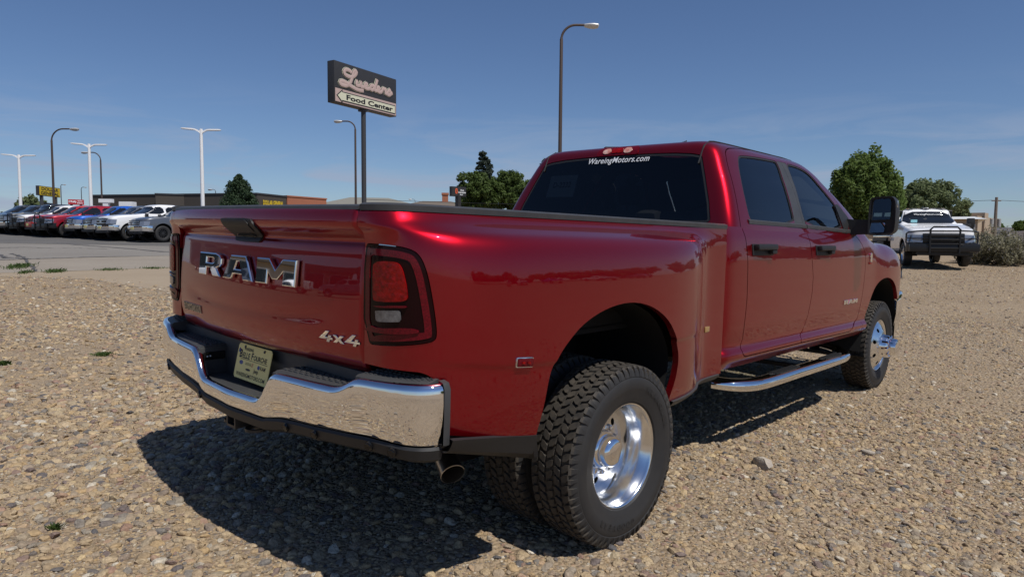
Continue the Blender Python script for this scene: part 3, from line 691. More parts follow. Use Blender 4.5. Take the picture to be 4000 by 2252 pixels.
fd_front = Z3([(1130, 1075), (1170, 1010), (1205, 950), (1240, 800), (1270, 600), (1285, 420), (1280, 330), (1250, 250), (1195, 180)])
P_rear = CAB.poly(rd_rear); P_mid = CAB.poly(mid); P_front = CAB.poly(fd_front)
top = 1.60
zb0 = P_rear[-1][1]; zb1 = P_front[0][1]
def belt_z(y): return 1.392-RAKE*.85*y
rear_door = np.vstack([[(P_rear[0][0], top)], P_rear, P_mid, [(P_mid[-1][0], top)]])
front_door = np.vstack([[(P_mid[-1][0], top)], P_mid[::-1], P_front, [(P_front[-1][0]-.02, top)]])
f_rd, f_fd = sdf(rear_door, cq), sdf(front_door, cq)
# front wheel arch
fa = CAB.poly(Z3([(1215, 930), (1262, 850), (1300, 750), (1350, 640), (1400, 560), (1450, 530), (1490, 535), (1530, 580), (1550, 640), (1555, 700)]))
fac = rounded(np.array([(3.76, .30), (3.80, .56), (3.86, .74), (3.95, .88), (4.08, .975), (4.24, 1.015), (4.40, 1.005), (4.56, .945), (4.68, .84), (4.74, .70), (4.76, .55), (4.76, .3)]), 2)
f_fa = sdf(fac, cq)
f_cb = CAB.g[..., 2]-(.575-RAKE*CAB.g[..., 1]*.85)
f_bump = .80-CAB.g[..., 1]*0+0*CAB.g[..., 2]
G_ = .0035
ysp = np.where(CAB.g[..., 2] > .66, 3.1, 3.72)
front_lo = np.where(CAB.g[..., 1] > 4.70, CAB.g[..., 2]-.80, 9)      # the front bumper stands below
rest = panel('cab_side', CAB, [f_rd-G_, f_fd-G_, f_fa, f_cb, ysp-CAB.g[..., 1]], M['red'], TR, .03)
fend = panel('front_fender', CAB, [f_fd-G_, f_fa, f_cb, CAB.g[..., 1]-ysp-.003, front_lo], M['red'], TR, .03)
rdo = panel('rear_door', CAB, [-f_rd-G_], M['red'], TR, .03)
fdo = panel('front_door', CAB, [-f_fd-G_], M['red'], TR, .03)
for s in (1, -1):
    n = len(fac); v = [(.985*s, y, z) for y, z in fac]+[(.55*s, y, z) for y, z in fac]
    MB().add(v, [(i, i+1, n+i+1, n+i) for i in range(n-1)]+[tuple(n+i for i in range(n))]).obj('wheel_well', M['dark'], TR, fix=False)
    MB().box(min(.90*s, .955*s), max(.90*s, .955*s), 1.27, 3.74, .60, 1.36).obj('door_jamb', M['dark'], TR)

# ---------------------------------------------------------------- greenhouse (rings shrinking to the roof)
gl = [  # z, side x, rear y (centre), front y (centre)
    (1.385, .966, 1.355, 4.10), (1.43, .955, 1.365, 4.02), (1.50, .933, 1.385, 3.91), (1.60, .896, 1.42, 3.76), (1.70, .852, 1.455, 3.60), (1.79, .806, 1.487, 3.45), (1.865, .768, 1.516, 3.33),
    (1.915, .732, 1.538, 3.23), (1.945, .692, 1.566, 3.14), (1.965, .640, 1.61, 3.05), (1.978, .555, 1.71, 2.93), (1.988, .40, 1.88, 2.75), (1.996, .15, 2.10, 2.5)]
net = []
for z, xs, yr, yf in gl:
    yc = yr+(.055 if z < 1.9 else .06); L = yf-yc
    A = .17+.02*(z-1.4)           # how far the A pillar sits behind the windscreen centre
    ya = yf-A*(1 if z < 1.93 else .8)
    ring = [(0, yr), (.28*xs/.9, yr+.002), (.55*xs/.9, yr+.008), (xs-.155*xs/.9, yr+.014), (xs-.075, yr+.020), (xs-.030, yr+.042), (xs-.009, yr+.095)]
    for t in (.12, .28, .48, .68, .85): ring.append((xs*(1.0-.012*t**3), yr+.095+(ya-yr-.095)*t))
    ring += [(xs*.972, ya), (xs*.93, ya+.045), (xs*.72, yf-.07), (xs*.4, yf-.018), (0, yf)]
    net.append([(x, y, z-RAKE*.85*y+.012) for x, y in ring])
GH = Surf(net, 110, 300, 1)
if GH.n[50, 150][0] < 0: GH.flip = True; GH.norm()
gy, gz, gx = GH.g[..., 1], GH.g[..., 2], GH.g[..., 0]
rearm = np.zeros(GH.g.shape[:2], bool); 
cpos = np.interp(np.arange(17), np.arange(17), np.arange(17))
nrm_y = GH.n[..., 1]
rearm = (nrm_y < -.55) & (gz < 1.93)
sidem = (GH.n[..., 0] > .5)
W2 = Z2
win_r = rounded(GH.poly(W2([(548, 300), (560, 268), (590, 262), (700, 270), (850, 295), (985, 322), (1005, 340), (1060, 470), (1120, 660), (1180, 870), (1228, 1085), (720, 1045), (690, 1005), (660, 900), (600, 640), (560, 420)]), sidem), 1)
win_f = rounded(GH.poly(W2([(1108, 355), (1200, 375), (1290, 410), (1370, 460), (1450, 540), (1550, 660), (1640, 770), (1700, 845), (1745, 1000), (1792, 1150), (1352, 1090), (1290, 880), (1200, 560)]), sidem), 1)
pil = GH.poly(W2([(1000, 328), (1112, 352), (1356, 1095), (1224, 1085)]), sidem)
gq = GH.g[..., 1:]
BIG = 9.0
f_wr = np.where(sidem, sdf(win_r, gq), BIG); f_wf = np.where(sidem, sdf(win_f, gq), BIG); f_pl = np.where(sidem, sdf(pil, gq), BIG)
G5 = lambda pts: zz(2050, 560, .3106, pts)
tr_ = GH.P(*G5([(2243, 140)])[0], rearm); br_ = GH.P(*G5([(2345, 940)])[0], rearm); tc0 = GH.P(*G5([(1180, 160)])[0], rearm)
rg = rounded(np.array([(-tr_[0]+.02, tr_[2]+.004), (-.4, tc0[2]+.0), (0, tc0[2]+.003), (.4, tc0[2]+.0), (tr_[0]-.02, tr_[2]+.004), (tr_[0]+.004, tr_[2]-.03), (br_[0], br_[2]), (br_[0]-.03, br_[2]-.035), (-br_[0]+.03, br_[2]-.035), (-br_[0], br_[2]), (-tr_[0]-.004, tr_[2]-.03)]), 1)
rearm_w = (nrm_y < -.35) & (gz < 1.95)
f_rg = np.where(rearm_w, sdf(rg, GH.g[..., [0, 2]]), BIG)
frontm = (nrm_y > .25)
ws = rounded(np.array([(-.1, 1.41), (.80, 1.40), (.84, 1.44), (.64, 1.84), (.60, 1.865), (-.1, 1.885)]), 1)
f_ws = np.where(frontm, sdf(ws, GH.g[..., [0, 2]]), BIG)
# door seam over the windows
seam = Z2([(580, 1080), (560, 950), (510, 680), (450, 450), (415, 310), (402, 235), (412, 195), (440, 180), (520, 178), (700, 205), (850, 240), (1030, 277), (1200, 322), (1330, 385), (1430, 470), (1560, 610), (1700, 790), (1790, 920), (1840, 1000)])
sp = GH.poly(seam, sidem); 
door_top = np.vstack([[(sp[0][0]+.01, 1.2)], sp, [(sp[-1][0]+.1, 1.2)]])
f_dt = np.where(GH.n[..., 0] > .25, sdf(door_top, gq), BIG)
split = np.array(GH.poly(Z2([(1030, 277), (1090, 400), (1180, 600), (1320, 1078)]), sidem))
xs_ = np.interp(gz, split[::-1, 1], split[::-1, 0])
f_sp = gy-xs_
g2 = .0030
zlow = gz-(1.392-RAKE*.85*gy)
shell = panel('cab_roof', GH, [f_dt-g2, f_rg-.004, f_ws-.003, zlow], M['red'], TR, .02, mirror='join')
panel('door_frame', GH, [-f_dt-g2, f_wr, f_pl, zlow, -f_sp-.0015], M['red'], rdo, .02)
panel('door_frame', GH, [-f_dt-g2, f_wf, f_pl, zlow, f_sp-.0015], M['red'], fdo, .02)
panel('pillar_cover', GH, [-f_pl-.001, f_wr, zlow, -f_sp-.0015], M['grey_pl'], rdo, .01, -.001)
panel('pillar_cover', GH, [-f_pl-.001, f_wf, zlow, f_sp-.0015], M['grey_pl'], fdo, .01, -.001)
panel('window', GH, [-f_wr-.0005, zlow], M['glass'], rdo, 0, -.008)
panel('window', GH, [-f_wf-.0005, zlow], M['glass_f'], fdo, 0, -.008)
half = [-f_rg-.002]
panel('rear_window', GH, half, M['glass'], TR, .004, -.004, mirror='join')
panel('windscreen', GH, [-f_ws-.002], M['glass_f'], TR, .004, -.004, mirror='join')
# window seals: dark ring just inside each opening
def ring_seal(f, w, par, off=-.003, extra=(), mirror=True): panel('window_seal', GH, [-f-.0005, f+w, *extra], M['black'], par, .006, off, mirror)
ring_seal(f_wr, .012, rdo, extra=(zlow,)); ring_seal(f_wf, .012, fdo, extra=(zlow,)); ring_seal(f_rg, .014, TR, mirror='join')
# ---------------------------------------------------------------- badges
def curve_geo(polys, extr, bevel, off=0.0):
    cu = bpy.data.curves.new('tmp', 'CURVE'); cu.dimensions = '2D'; cu.fill_mode = 'BOTH'; cu.extrude = extr; cu.bevel_depth = bevel; cu.bevel_resolution = 1; cu.offset = off
    for p in polys:
        sp_ = cu.splines.new('POLY'); sp_.points.add(len(p)-1)
        for q, w in zip(sp_.points, p): q.co = (w[0], w[1], 0, 1)
        sp_.use_cyclic_u = True
    o = bpy.data.objects.new('tmp', cu); COL.objects.link(o); bpy.context.view_layer.update()
    me = o.evaluated_get(bpy.context.evaluated_depsgraph_get()).to_mesh(); v = [tuple(w.co) for w in me.vertices]; f = [tuple(q.vertices) for q in me.polygons]
    bpy.data.objects.remove(o); bpy.data.curves.remove(cu); return v, f
LET = {'R': [[(0, 0), (0, 1), (.75, 1), (.92, .93), (1, .78), (1, .56), (.93, .43), (.80, .37), (1.0, 0), (.66, 0), (.50, .34), (.33, .34), (.33, 0)], [(.33, .57), (.33, .78), (.64, .78), (.69, .74), (.69, .62), (.64, .57)]],
       'A': [[(0, 0), (.25, 1), (.75, 1), (1, 0), (.70, 0), (.645, .22), (.355, .22), (.30, 0)], [(.40, .44), (.60, .44), (.54, .74), (.46, .74)]],
       'M': [[(0, 0), (0, 1), (.33, 1), (.5, .58), (.67, 1), (1, 1), (1, 0), (.70, 0), (.70, .50), (.57, .20), (.43, .20), (.30, .50), (.30, 0)]]}
def tgrid_y(x, z):
    fj = float(np.interp(x, TG.g[75, :, 0], np.arange(TG.g.shape[1]))); j = int(min(fj, TG.g.shape[1]-2)); a = fj-j; r = []
    for q in (j, j+1): c = TG.g[40:, q]; r.append(float(np.interp(-z, -c[:, 2], c[:, 1])) if c[0, 2] > c[-1, 2] else float(np.interp(z, c[:, 2], c[:, 1])))
    return r[0]*(1-a)+r[1]*a
for ch, x0, x1 in (('R', -.447, -.190), ('A', -.163, .118), ('M', .146, .437)):
    w, h = x1-x0, .103
    v, f = curve_geo([[(p[0]*w, p[1]*h) for p in q] for q in LET[ch]], .004, .005, -.005)
    zb_ = 1.129
    ya, yb2, yc2 = tgrid_y(x0, zb_+h/2), tgrid_y(x1, zb_+h/2), tgrid_y((x0+x1)/2, zb_+h); ym0 = tgrid_y((x0+x1)/2, zb_+h/2)
    V = [(x0+p[0], ym0-.003+(yb2-ya)*(p[0]/w-.5)+(yc2-ym0)*(p[1]/h-.5)*2-.008-p[2], zb_+p[1]) for p in v]
    link('badge_letter', mesh('badge_letter', V, f, M['chrome'], False), TGO)
def on_tg(cx, cz, off=.004):
    def fn(x, y, z): return (cx+x, tgrid_y(cx+x, cz+y)-off-z, cz+y)
    return fn
v4 = [[(0, .25), (.20, 1), (.27, 1), (.15, .42), (.24, .42), (.26, .62), (.32, .62), (.29, .42), (.34, .42), (.34, .25), (.28, .25), (.25, 0), (.19, 0), (.22, .25)]]
def badge4(x0):
    return [[(x0+p[0]*.23, p[1]*.040) for p in v4[0]]]
for x0 in (.572, .72):
    v, f = curve_geo(badge4(0), .002, .001); link('badge_digit', mesh('badge_digit', [on_tg(x0, .942)(*p) for p in v], f, M['chrome'], False), TGO)
xs4 = [[(.0, .0), (.25, .5), (.02, 1), (.22, 1), (.38, .68), (.55, 1), (.78, 1), (.50, .5), (.75, 0), (.53, 0), (.38, .30), (.22, 0)]]
v, f = curve_geo([[(p[0]*.075, p[1]*.027) for p in xs4[0]]], .002, .001); link('badge_digit', mesh('badge_digit', [on_tg(.657, .944)(*p) for p in v], f, M['chrome'], False), TGO)
bh = link('name_plate', mesh('name_plate', [on_tg(0, 0, o)(x, z, 0) for o in (.001, .005) for x, z in ((-.735, .936), (-.475, .936), (-.475, .972), (-.735, .972))], [(4, 5, 6, 7), (0, 1, 5, 4), (1, 2, 6, 5), (2, 3, 7, 6), (3, 0, 4, 7)], M['exhaust'], False), TGO)
text_obj('name_letters', 'BIGHORN', on_tg(-.605, .954, .007), M['ink'], bh, width=.235, size=.05, offset=.0002, spacing=1.08)

# ---------------------------------------------------------------- rear bumper
def bum_y(x): return float(np.interp(abs(x), [0, .345, .60, .80, .95, 1.05, 1.10, 1.125, 1.135], [-1.240, -1.222, -1.200, -1.172, -1.142, -1.108, -1.075, -1.035, -1.0]))
def bum_t(x): return float(np.interp(abs(x), [0, .25, .29, .325, .35, .38, .75, .80, .84, 1.13], [.672, .675, .69, .76, .790, .797, .800, .820, .848, .853]))
def bum_b(x): return float(np.interp(abs(x), [0, .28, .40, .50, .9, 1.05], [.592, .594, .615, .622, .640, .632]))
xs = sorted(set(np.round(np.r_[np.linspace(-1.0, 1.0, 101), np.linspace(1.0, 1.12, 14), -np.linspace(1.0, 1.12, 14), 1.127, 1.132, 1.135, -1.127, -1.132, -1.135], 4)))
yy = np.array([bum_y(x) for x in xs]); tt = np.array([bum_t(x) for x in xs]); bb = np.array([bum_b(x) for x in xs])
for _ in range(2):
    for a in (yy, tt, bb): a[1:-1] = .25*a[:-2]+.5*a[1:-1]+.25*a[2:]
xs = np.array(xs)
pl = np.stack([xs, yy], 1); tn = np.gradient(pl, axis=0); tn /= np.linalg.norm(tn, axis=1, keepdims=True); on_ = np.stack([tn[:, 1], -tn[:, 0]], 1)
if on_[len(on_)//2][1] > 0: on_ = -on_
v = []
prof = [(-.035, -.010, 0), (-.020, .0, 0), (-.008, -.003, 0), (-.001, -.010, 0), (0.003, -.022, 0), (.004, .25, 1), (.001, .5, 1), (-.006, .75, 1), (-.018, .94, 1), (-.028, 1.0, 1), (-.05, 1.0, 1)]
for k in range(len(xs)):
    for o, h, md in prof:
        z = tt[k]+h if md == 0 else (tt[k]-.022)*(1-h)+bb[k]*h
        v.append((xs[k]+on_[k][0]*o, yy[k]+on_[k][1]*o, z))
n = len(prof); f = [(k*n+c, k*n+c+1, k*n+n+c+1, k*n+n+c) for k in range(len(xs)-1) for c in range(n-1)]
BUM = MB().add(v, f).obj('rear_bumper', M['chrome'], TR, sharp=60)
# black step pads following the chrome edge
def pad(x0, x1, z, ybk, name='step_pad', dy=.022, rise=0):
    a = np.linspace(x0, x1, 24); V = []
    for x in a:
        y0 = np.interp(x, xs, yy)+dy; zz0 = z
        for y, q in ((y0, zz0-.03), (y0+.002, zz0), (y0+.012, zz0+.006), (ybk, zz0+.006+rise), (ybk, zz0-.05)): V.append((x, y, q))
    F = [(k*5+c, k*5+c+1, k*5+6+c, k*5+5+c) for k in range(23) for c in range(4)]+[(0, 1, 2, 3, 4), tuple(115+c for c in range(5))]
    o = MB().add(V, F).obj(name, M['grey_pl'], BUM)
    mb = MB()                                   # raised tread bars
    for r_ in range(4):
        for k in range(12):
            xx = x0+(x1-x0)*(k+.5+.25*(r_ % 2))/12.5; w = abs(x1-x0)/12.5*.40
            y0 = np.interp(xx, xs, yy)+dy+.03; yc_ = y0+(ybk-.015-y0)*(r_+.5)/4
            if ybk-y0 < .03: continue
            h_ = (ybk-y0)/4*.32
            mb.box(xx-w, xx+w, yc_-h_, yc_+h_, z+.002, z+.011+rise*(r_/4), .003)
    if mb.v: mb.obj('tread_bars', M['grey_pl'], o)
pad(.352, .80, .795, -1.062); pad(-.80, -.352, .795, -1.062)
pad(.825, 1.10, .848, -1.0, rise=.010); pad(-1.10, -.825, .848, -1.0, rise=.010)
mb = MB()
mb.box(-1.0, 1.0, -1.075, -1.03, .62, .845, .008)                   # back wall under the tailgate
mb.box(-.346, .346, -1.215, -1.05, .640, .668, .006)                # floor of the plate recess
for s in (1, -1):
    mb.box(min(s*.345, s*.375), max(s*.345, s*.375), -1.205, -1.06, .655, .796, .008)
    mb.box(min(s*.36, s*.88), max(s*.36, s*.88), -1.09, -.95, .63, .79); mb.box(min(s*.86, s*1.08), max(s*.86, s*1.08), -1.05, -.96, .63, .84)
mb.obj('bumper_core', M['grey_pl'], BUM)
for s in (1, -1):       # work lamps in the recess walls
    x = s*.3435
    mb = MB().box(x-.004, x+.004, -1.185, -1.085, .735, .772, .003).obj('step_lamp', M['gloss_black'], BUM)
    MB().box(x-.006, x+.006, -1.172, -1.166, .750, .756).box(x-.006, x+.006, -1.158, -1.152, .751, .757).obj('lamp_led', M['white_text'], mb)
    # end trim
    V = []
    for z, o in ((.632, -.02), (.645, .0), (.74, .003), (.835, .003), (.856, -.006), (.862, -.03)):
        V += [(s*(1.137+o), -1.008, z), (s*(1.142+o), -1.000, z), (s*(1.142+o), -.985, z), (s*(1.09+o), -.975, z)]
    MB().add(V, [(k*4+c, k*4+c+1, k*4+5+c, k*4+4+c) for k in range(5) for c in range(3)]).obj('bumper_end_trim', M['grey_pl'], BUM)
# lower valance
V = []
for k in range(0, len(xs)):
    b_ = bb[k]
    for o, h in ((-.020, .004), (-.014, -.006), (-.022, -.040), (-.055, -.058), (-.12, -.060)): V.append((xs[k]+on_[k][0]*o, yy[k]+on_[k][1]*o, b_+h-.004*(abs(xs[k]) < .3)))
VAL = MB().add(V, [(k*5+c, k*5+c+1, k*5+6+c, k*5+5+c) for k in range(len(xs)-1) for c in range(4)]).obj('bumper_valance', M['black'], BUM)
for x in (-.90, -.33, .33+.1, .62, .90, 1.0):
    k = int(np.argmin(np.abs(xs-x))); c = Vector((xs[k]+on_[k][0]*-.013, yy[k]+on_[k][1]*-.013, bb[k]-.024)); d = Vector((on_[k][0], on_[k][1], -.15)).normalized()
    mb = MB().lathe([(0, .004), (.011, .004), (.013, .002), (.017, .003), (.018, -.004)], 14); mb.xf(Matrix.Translation(c)@d.to_track_quat('Z', 'Y').to_matrix().to_4x4()); mb.obj('parking_sensor', M['gloss_black'], VAL)
# licence plate
pl_o = frame_matrix((0.008, -1.118, .763), (1, 0, 0), (0, .22, 1))
def plm(x, y, z): return tuple(pl_o@Vector((x, y, z)))
pp = rounded(np.array([(-.152, -.076), (.152, -.076), (.152, .076), (-.152, .076)]), 0)
bm = MB().prism([(-.152, -.066), (-.142, -.076), (.142, -.076), (.152, -.066), (.152, .066), (.142, .076), (-.142, .076), (-.152, .066)], 0, .003); bm.xf(pl_o)
PLT = bm.obj('licence_plate', M['cream'], BUM)
def ptxt(s, x, y, w, m='ink', off=.0006, **k):
    text_obj('plate_print', s, (lambda a, b, c: plm(x+a, y+b, .0036+c)), M[m], PLT, width=w, size=.03, offset=off, **k)
M['blue'] = mat('blue_print', (.02, .05, .22), .5); M['red_print'] = mat('red_print', (.45, .02, .02), .5)
ptxt('WAREING', -.052, .056, .085); ptxt('B', -.116, .032, .026, off=.0012); ptxt('ELLE', -.066, .027, .066, off=.0008); ptxt('F', -.010, .031, .017, off=.001); ptxt('OURCHE', .062, .027, .118, off=.0008)
MB().box(-.115, .13, .0095, .0115, .0031, .0035).xf(pl_o).obj('plate_print', M['ink'], PLT)
ptxt('DODGE', -.035, -.006, .055, off=.0); ptxt('//', .003, -.006, .014, 'red_print'); ptxt('RAM', .098, -.008, .045); ptxt('Jeep', .042, -.029, .042); ptxt('WAREINGMOTORS.COM', .0, -.056, .26, off=.0004)
def pell(x, y, a, b, m): MB().prism([(x+a*math.cos(t), y+b*math.sin(t)) for t in np.linspace(0, 6.283, 19)[:-1]], .0031, .0036).xf(pl_o).obj('plate_print', M[m], PLT)
pell(-.102, -.006, .017, .009, 'blue'); pell(.060, -.008, .011, .009, 'blue'); pell(-.030, -.030, .022, .005, 'steel'); pell(-.135, .045, .008, .010, 'blue'); pell(-.130, .048, .004, .005, 'red_print')
for x in (-.088, .088): MB().lathe([(0, .004), (.006, .003), (.007, 0)], 8, c=(x, .064, .003)).xf(pl_o).obj('plate_screw', M['steel'], PLT)
# hitch receiver
mb = MB(); c = (.0, -1.21, .545)
o_, i_ = .042, .031
for (x0, x1, z0, z1) in ((-o_, o_, i_, o_), (-o_, o_, -o_, -i_), (-o_, -i_, -i_, i_), (i_, o_, -i_, i_)): mb.box(c[0]+x0, c[0]+x1, -1.215, -.95, c[2]+z0, c[2]+z1)
mb.box(-.030, .030, -1.0, -.99, .515, .575); mb.box(-.45, .45, -1.06, -.98, .51, .58, .01)
for s in (1, -1): mb.lathe([(.030, -.006), (.046, -.006), (.046, .006), (.030, .006)], 16, 'z', (s*.10, -1.15, .505), True)
mb.box(-.14, .14, -1.15, -1.0, .50, .512)
mb.obj('hitch_receiver', M['steel'], TR)
mb = MB(); mb.box(-.33, -.22, -1.16, -1.02, .52, .60, .01); mb.box(-.50, .50, -.9, 3.9, .56, .68); mb.box(-.80, .80, -.10, .10, .34, .46, .03); mb.box(-.3, .3, .3, 3.6, .45, .56)
for s in (1, -1): mb.box(min(s*.45, s*.55), max(s*.45, s*.55), -1.0, 5.0, .56, .74)
mb.box(-.75, .75, 4.2, 4.4, .33, .45, .03)
mb.obj('chassis', M['dark'], TR)
# exhaust tip
e0 = Vector(ton(1650+245*.4827, 1250+1245*.4827, 2, .395)); ax = Vector((.60, -.22, -.34)).normalized()
mb = MB(); q = ax.to_track_quat('Z', 'Y').to_matrix().to_4x4()
mb.lathe([(.047, -.42), (.047, -.20), (.049, -.03), (.0505, 0), (.048, .001), (.045, -.03), (.044, -.30), (0, -.30)], 28).xf(Matrix.Translation(e0)@q)
mb.obj('exhaust_pipe', M['exhaust'], TR)

# ---------------------------------------------------------------- wheels
def tyre_mesh():
    R, w = .400, .1175; mb = MB()
    prof = [(.232, -.092), (.238, -.100), (.262, -.108), (.300, -.116), (.335, -.1155), (.362, -.108), (.378, -.100), (.386, -.090), (.389, -.06), (.390, 0), (.389, .06), (.386, .090), (.378, .100), (.362, .108), (.350, .1115), (.347, .1095), (.335, .1155), (.300, .116), (.296, .1145), (.262, .108), (.252, .1045), (.238, .100), (.232, .092)]
    mb.lathe(prof, 72, 'x')
    base = len(mb.f)
    N_ = 58; rnd = random.Random(4)
    for r_, (xc_, hw) in enumerate(((-.0800, .0170), (-.0405, .0165), (0, .0165), (.0405, .0165), (.0800, .0170))):
        for k in range(N_):
            a0 = 2*math.pi*(k+(.5 if r_ % 2 else 0)+rnd.uniform(-.05, .05))/N_; ha = math.pi/N_*.80; sk = (.010 if r_ % 2 else -.010)
            hexa = [(-hw, -ha*.75), (-hw*.25, -ha), (hw, -ha*.7), (hw*.9, ha*.7), (hw*.25, ha), (-hw*.95, ha*.75)]
            top, bot = [], []
            for x, a in hexa:
                aa = a0+a+sk*x/hw*2.2; rt = .3995-.10*max(0, abs(xc_+x)-.06)**1.2; 
                top.append((xc_+x*.94, rt*math.cos(a0+(aa-a0)*.95), rt*math.sin(a0+(aa-a0)*.95))); bot.append((xc_+x, .3865*math.cos(aa), .3865*math.sin(aa)))
            v = bot+top; n = 6
            mb.add(v, [(6, 7, 8, 9, 10, 11)]+[(i, (i+1) % n, n+(i+1) % n, n+i) for i in range(n)])
    for s in (-1, 1):                              # shoulder lugs running down the sidewall
        for k in range(N_):
            a0 = 2*math.pi*(k+(.25 if s > 0 else .75))/N_; ha = math.pi/N_*(.62 if k % 2 else .42); rr_ = [(.0965, .396), (.105, .3865), (.1095, .372), (.1120, .352)]
            v = []
            for x, r in rr_:
                for sg in (-1, 1):
                    hh = ha*(1 if r > .38 else .75); v.append((s*x, r*math.cos(a0+sg*hh), r*math.sin(a0+sg*hh)))
            for x, r in ((.085, .384), (.092, .380), (.098, .366), (.104, .348)):
                for sg in (-1, 1): v.append((s*x, r*math.cos(a0+sg*ha), r*math.sin(a0+sg*ha)))
            f = [(i*2, i*2+1, i*2+3, i*2+2) for i in range(3)]+[(i*2, i*2+2, 8+i*2+2, 8+i*2) for i in range(3)]+[(i*2+1, 8+i*2+1, 8+i*2+3, i*2+3) for i in range(3)]+[(6, 7, 15, 14), (0, 8, 9, 1)]
            mb.add(v, f)
    # raised sidewall lettering
    def arc_text(s, a_mid, r, h, spread):
        n = len(s)
        for i, ch in enumerate(s):
            if ch == ' ': continue
            v, f = text_geo(ch, size=h, offset=.0012); v = np.array(v); v[:, :2] -= (v[:, :2].max(0)+v[:, :2].min(0))/2
            a = a_mid-(i-(n-1)/2)*spread
            out = []
            for x, y, z in v: rr2 = r+y; aa = a-x/r; out.append((.1182, rr2*math.cos(aa), rr2*math.sin(aa)))
            mb.add(out, f)
    # angle measured from +y towards +z (wheel seen from the right side, so letters run clockwise)
    arc_text('WRANGLER', math.radians(20), .305, .034, .115); arc_text('GOODYEAR', math.radians(236), .305, .034, .115)
    me = mb.mesh('tyre', None, True, 30)
    me.materials.append(M['rubber']); me.materials.append(M['tread'])
    for p in me.polygons:
        c = p.center; r = math.hypot(c.y, c.z)
        if r > .375 and abs(c.x) < .104: p.material_index = 1
    return me
TY = tyre_mesh()
def disk_mesh(prof, holes, hr, nseg=96, mat_=None, name='rim_disc'):
    """lathe a (radius, x) profile round x as a grid and cut round hand holes"""
    pr = np.array(prof); th = np.linspace(0, 2*np.pi, nseg+1)
    t = np.r_[0, np.cumsum(np.linalg.norm(np.diff(pr, axis=0), axis=1))]; q = np.linspace(0, t[-1], 60); rr_ = np.interp(q, t, pr[:, 0]); xx = np.interp(q, t, pr[:, 1])
    g = np.stack([np.broadcast_to(xx[:, None], (60, nseg+1)), rr_[:, None]*np.cos(th), rr_[:, None]*np.sin(th)], -1)
    a = np.gradient(g, axis=0); b = np.gradient(g, axis=1); n_ = np.cross(a, b); n_ /= np.linalg.norm(n_, axis=2, keepdims=True)+1e-9
    if n_[30, 10][0] < 0: n_ = -n_
    f = np.full(g.shape[:2], 9.)
    for k in range(holes):
        an = 2*np.pi*(k+.5)/holes; f = np.minimum(f, np.hypot(g[..., 1]-hr[0]*np.cos(an), g[..., 2]-hr[0]*np.sin(an))-hr[1])
    v, n2, fc = cut(g, n_, [f]); p = fc[0]
    if np.cross(v[p[1]]-v[p[0]], v[p[2]]-v[p[0]])@n2[p[0]] < 0: fc = [x[::-1] for x in fc]
    V, F = flange(v, n2, fc, .012)
    return mesh(name, V, F, mat_)
RIM_R = disk_mesh([(.190, -.150), (.165, -.146), (.13, -.138), (.105, -.132), (.086, -.130)], 8, (.148, .0165), 128, M['alu'])
BAR_R = MB().lathe([(.232, -.004), (.233, 0), (.230, .004), (.226, .003), (.2215, -.004), (.219, -.016), (.210, -.024), (.206, -.05), (.200, -.060), (.199, -.085), (.194, -.095), (.1925, -.125), (.190, -.150)], 96, 'x').mesh('rim', M['alu'], True, 50)
HUB_R = MB().lathe([(.088, -.135), (.087, -.105), (.080, -.092), (.074, -.088), (.070, -.060), (.060, -.045), (.045, -.038), (0, -.036)], 40, 'x').mesh('hub_cap', M['chrome'], True, 40)
RIM_F = disk_mesh([(.214, -.012), (.205, -.008), (.185, .004), (.150, .022), (.125, .034), (.108, .040), (.095, .042)], 8, (.160, .0175), 128, M['alu'])
BAR_F = MB().lathe([(.232, -.004), (.233, 0), (.230, .004), (.225, .003), (.220, -.004), (.214, -.012)], 96, 'x').mesh('rim', M['alu'], True, 50)
HUB_F = MB().lathe([(.108, .036), (.104, .050), (.100, .055), (.098, .085), (.092, .098), (.080, .104), (.074, .106), (.072, .150), (.066, .162), (.050, .168), (0, .170)], 48, 'x').mesh('hub_cap', M['chrome'], True, 40)
def lugs(r, x0, x1, n_=8, s=.013):
    return r, MB().lathe([(s*1.15, x0), (s, x0+(x1-x0)*.5), (s*.95, x1-.006), (s*.6, x1), (0, x1)], 6, 'x').mesh('lug_nut', M['chrome'], True, 30)
LUG_F = lugs(.086, .058, .112, 10, .015); LUG_R = lugs(.105, -.134, -.105, 8, .013)
DARK_R = MB().lathe([(.21, -.17), (.0, -.17)], 32, 'x').mesh('brake_shield', M['dark'], True)
def wheel(x, y, side, kind):
    w = empty('wheel', (x, y, .395), 0, TR); w.rotation_euler = (random.uniform(0, .4) if kind != 'rear' else .35, 0, 0 if side > 0 else math.pi)
    link('tyre', TY, w, (-.090, 0, 0))
    link('rim', BAR_F if kind == 'front' else BAR_R, w)
    link('rim_disc', RIM_F if kind == 'front' else RIM_R, w)
    if kind != 'inner':
        link('hub_cap', HUB_F if kind == 'front' else HUB_R, w); 
        lr, lm = LUG_F if kind == 'front' else LUG_R
        for k in range(10): link('lug_nut', lm, w, (0, lr*math.cos(math.pi*k/5), lr*math.sin(math.pi*k/5)))
    link('brake_shield', DARK_R, w, (0 if kind != 'front' else .12, 0, 0))
for s in (1, -1):
    wheel(s*1.177, 0, s, 'rear'); wheel(s*.892, 0, s, 'inner'); wheel(s*.9727, 4.31, s, 'front')

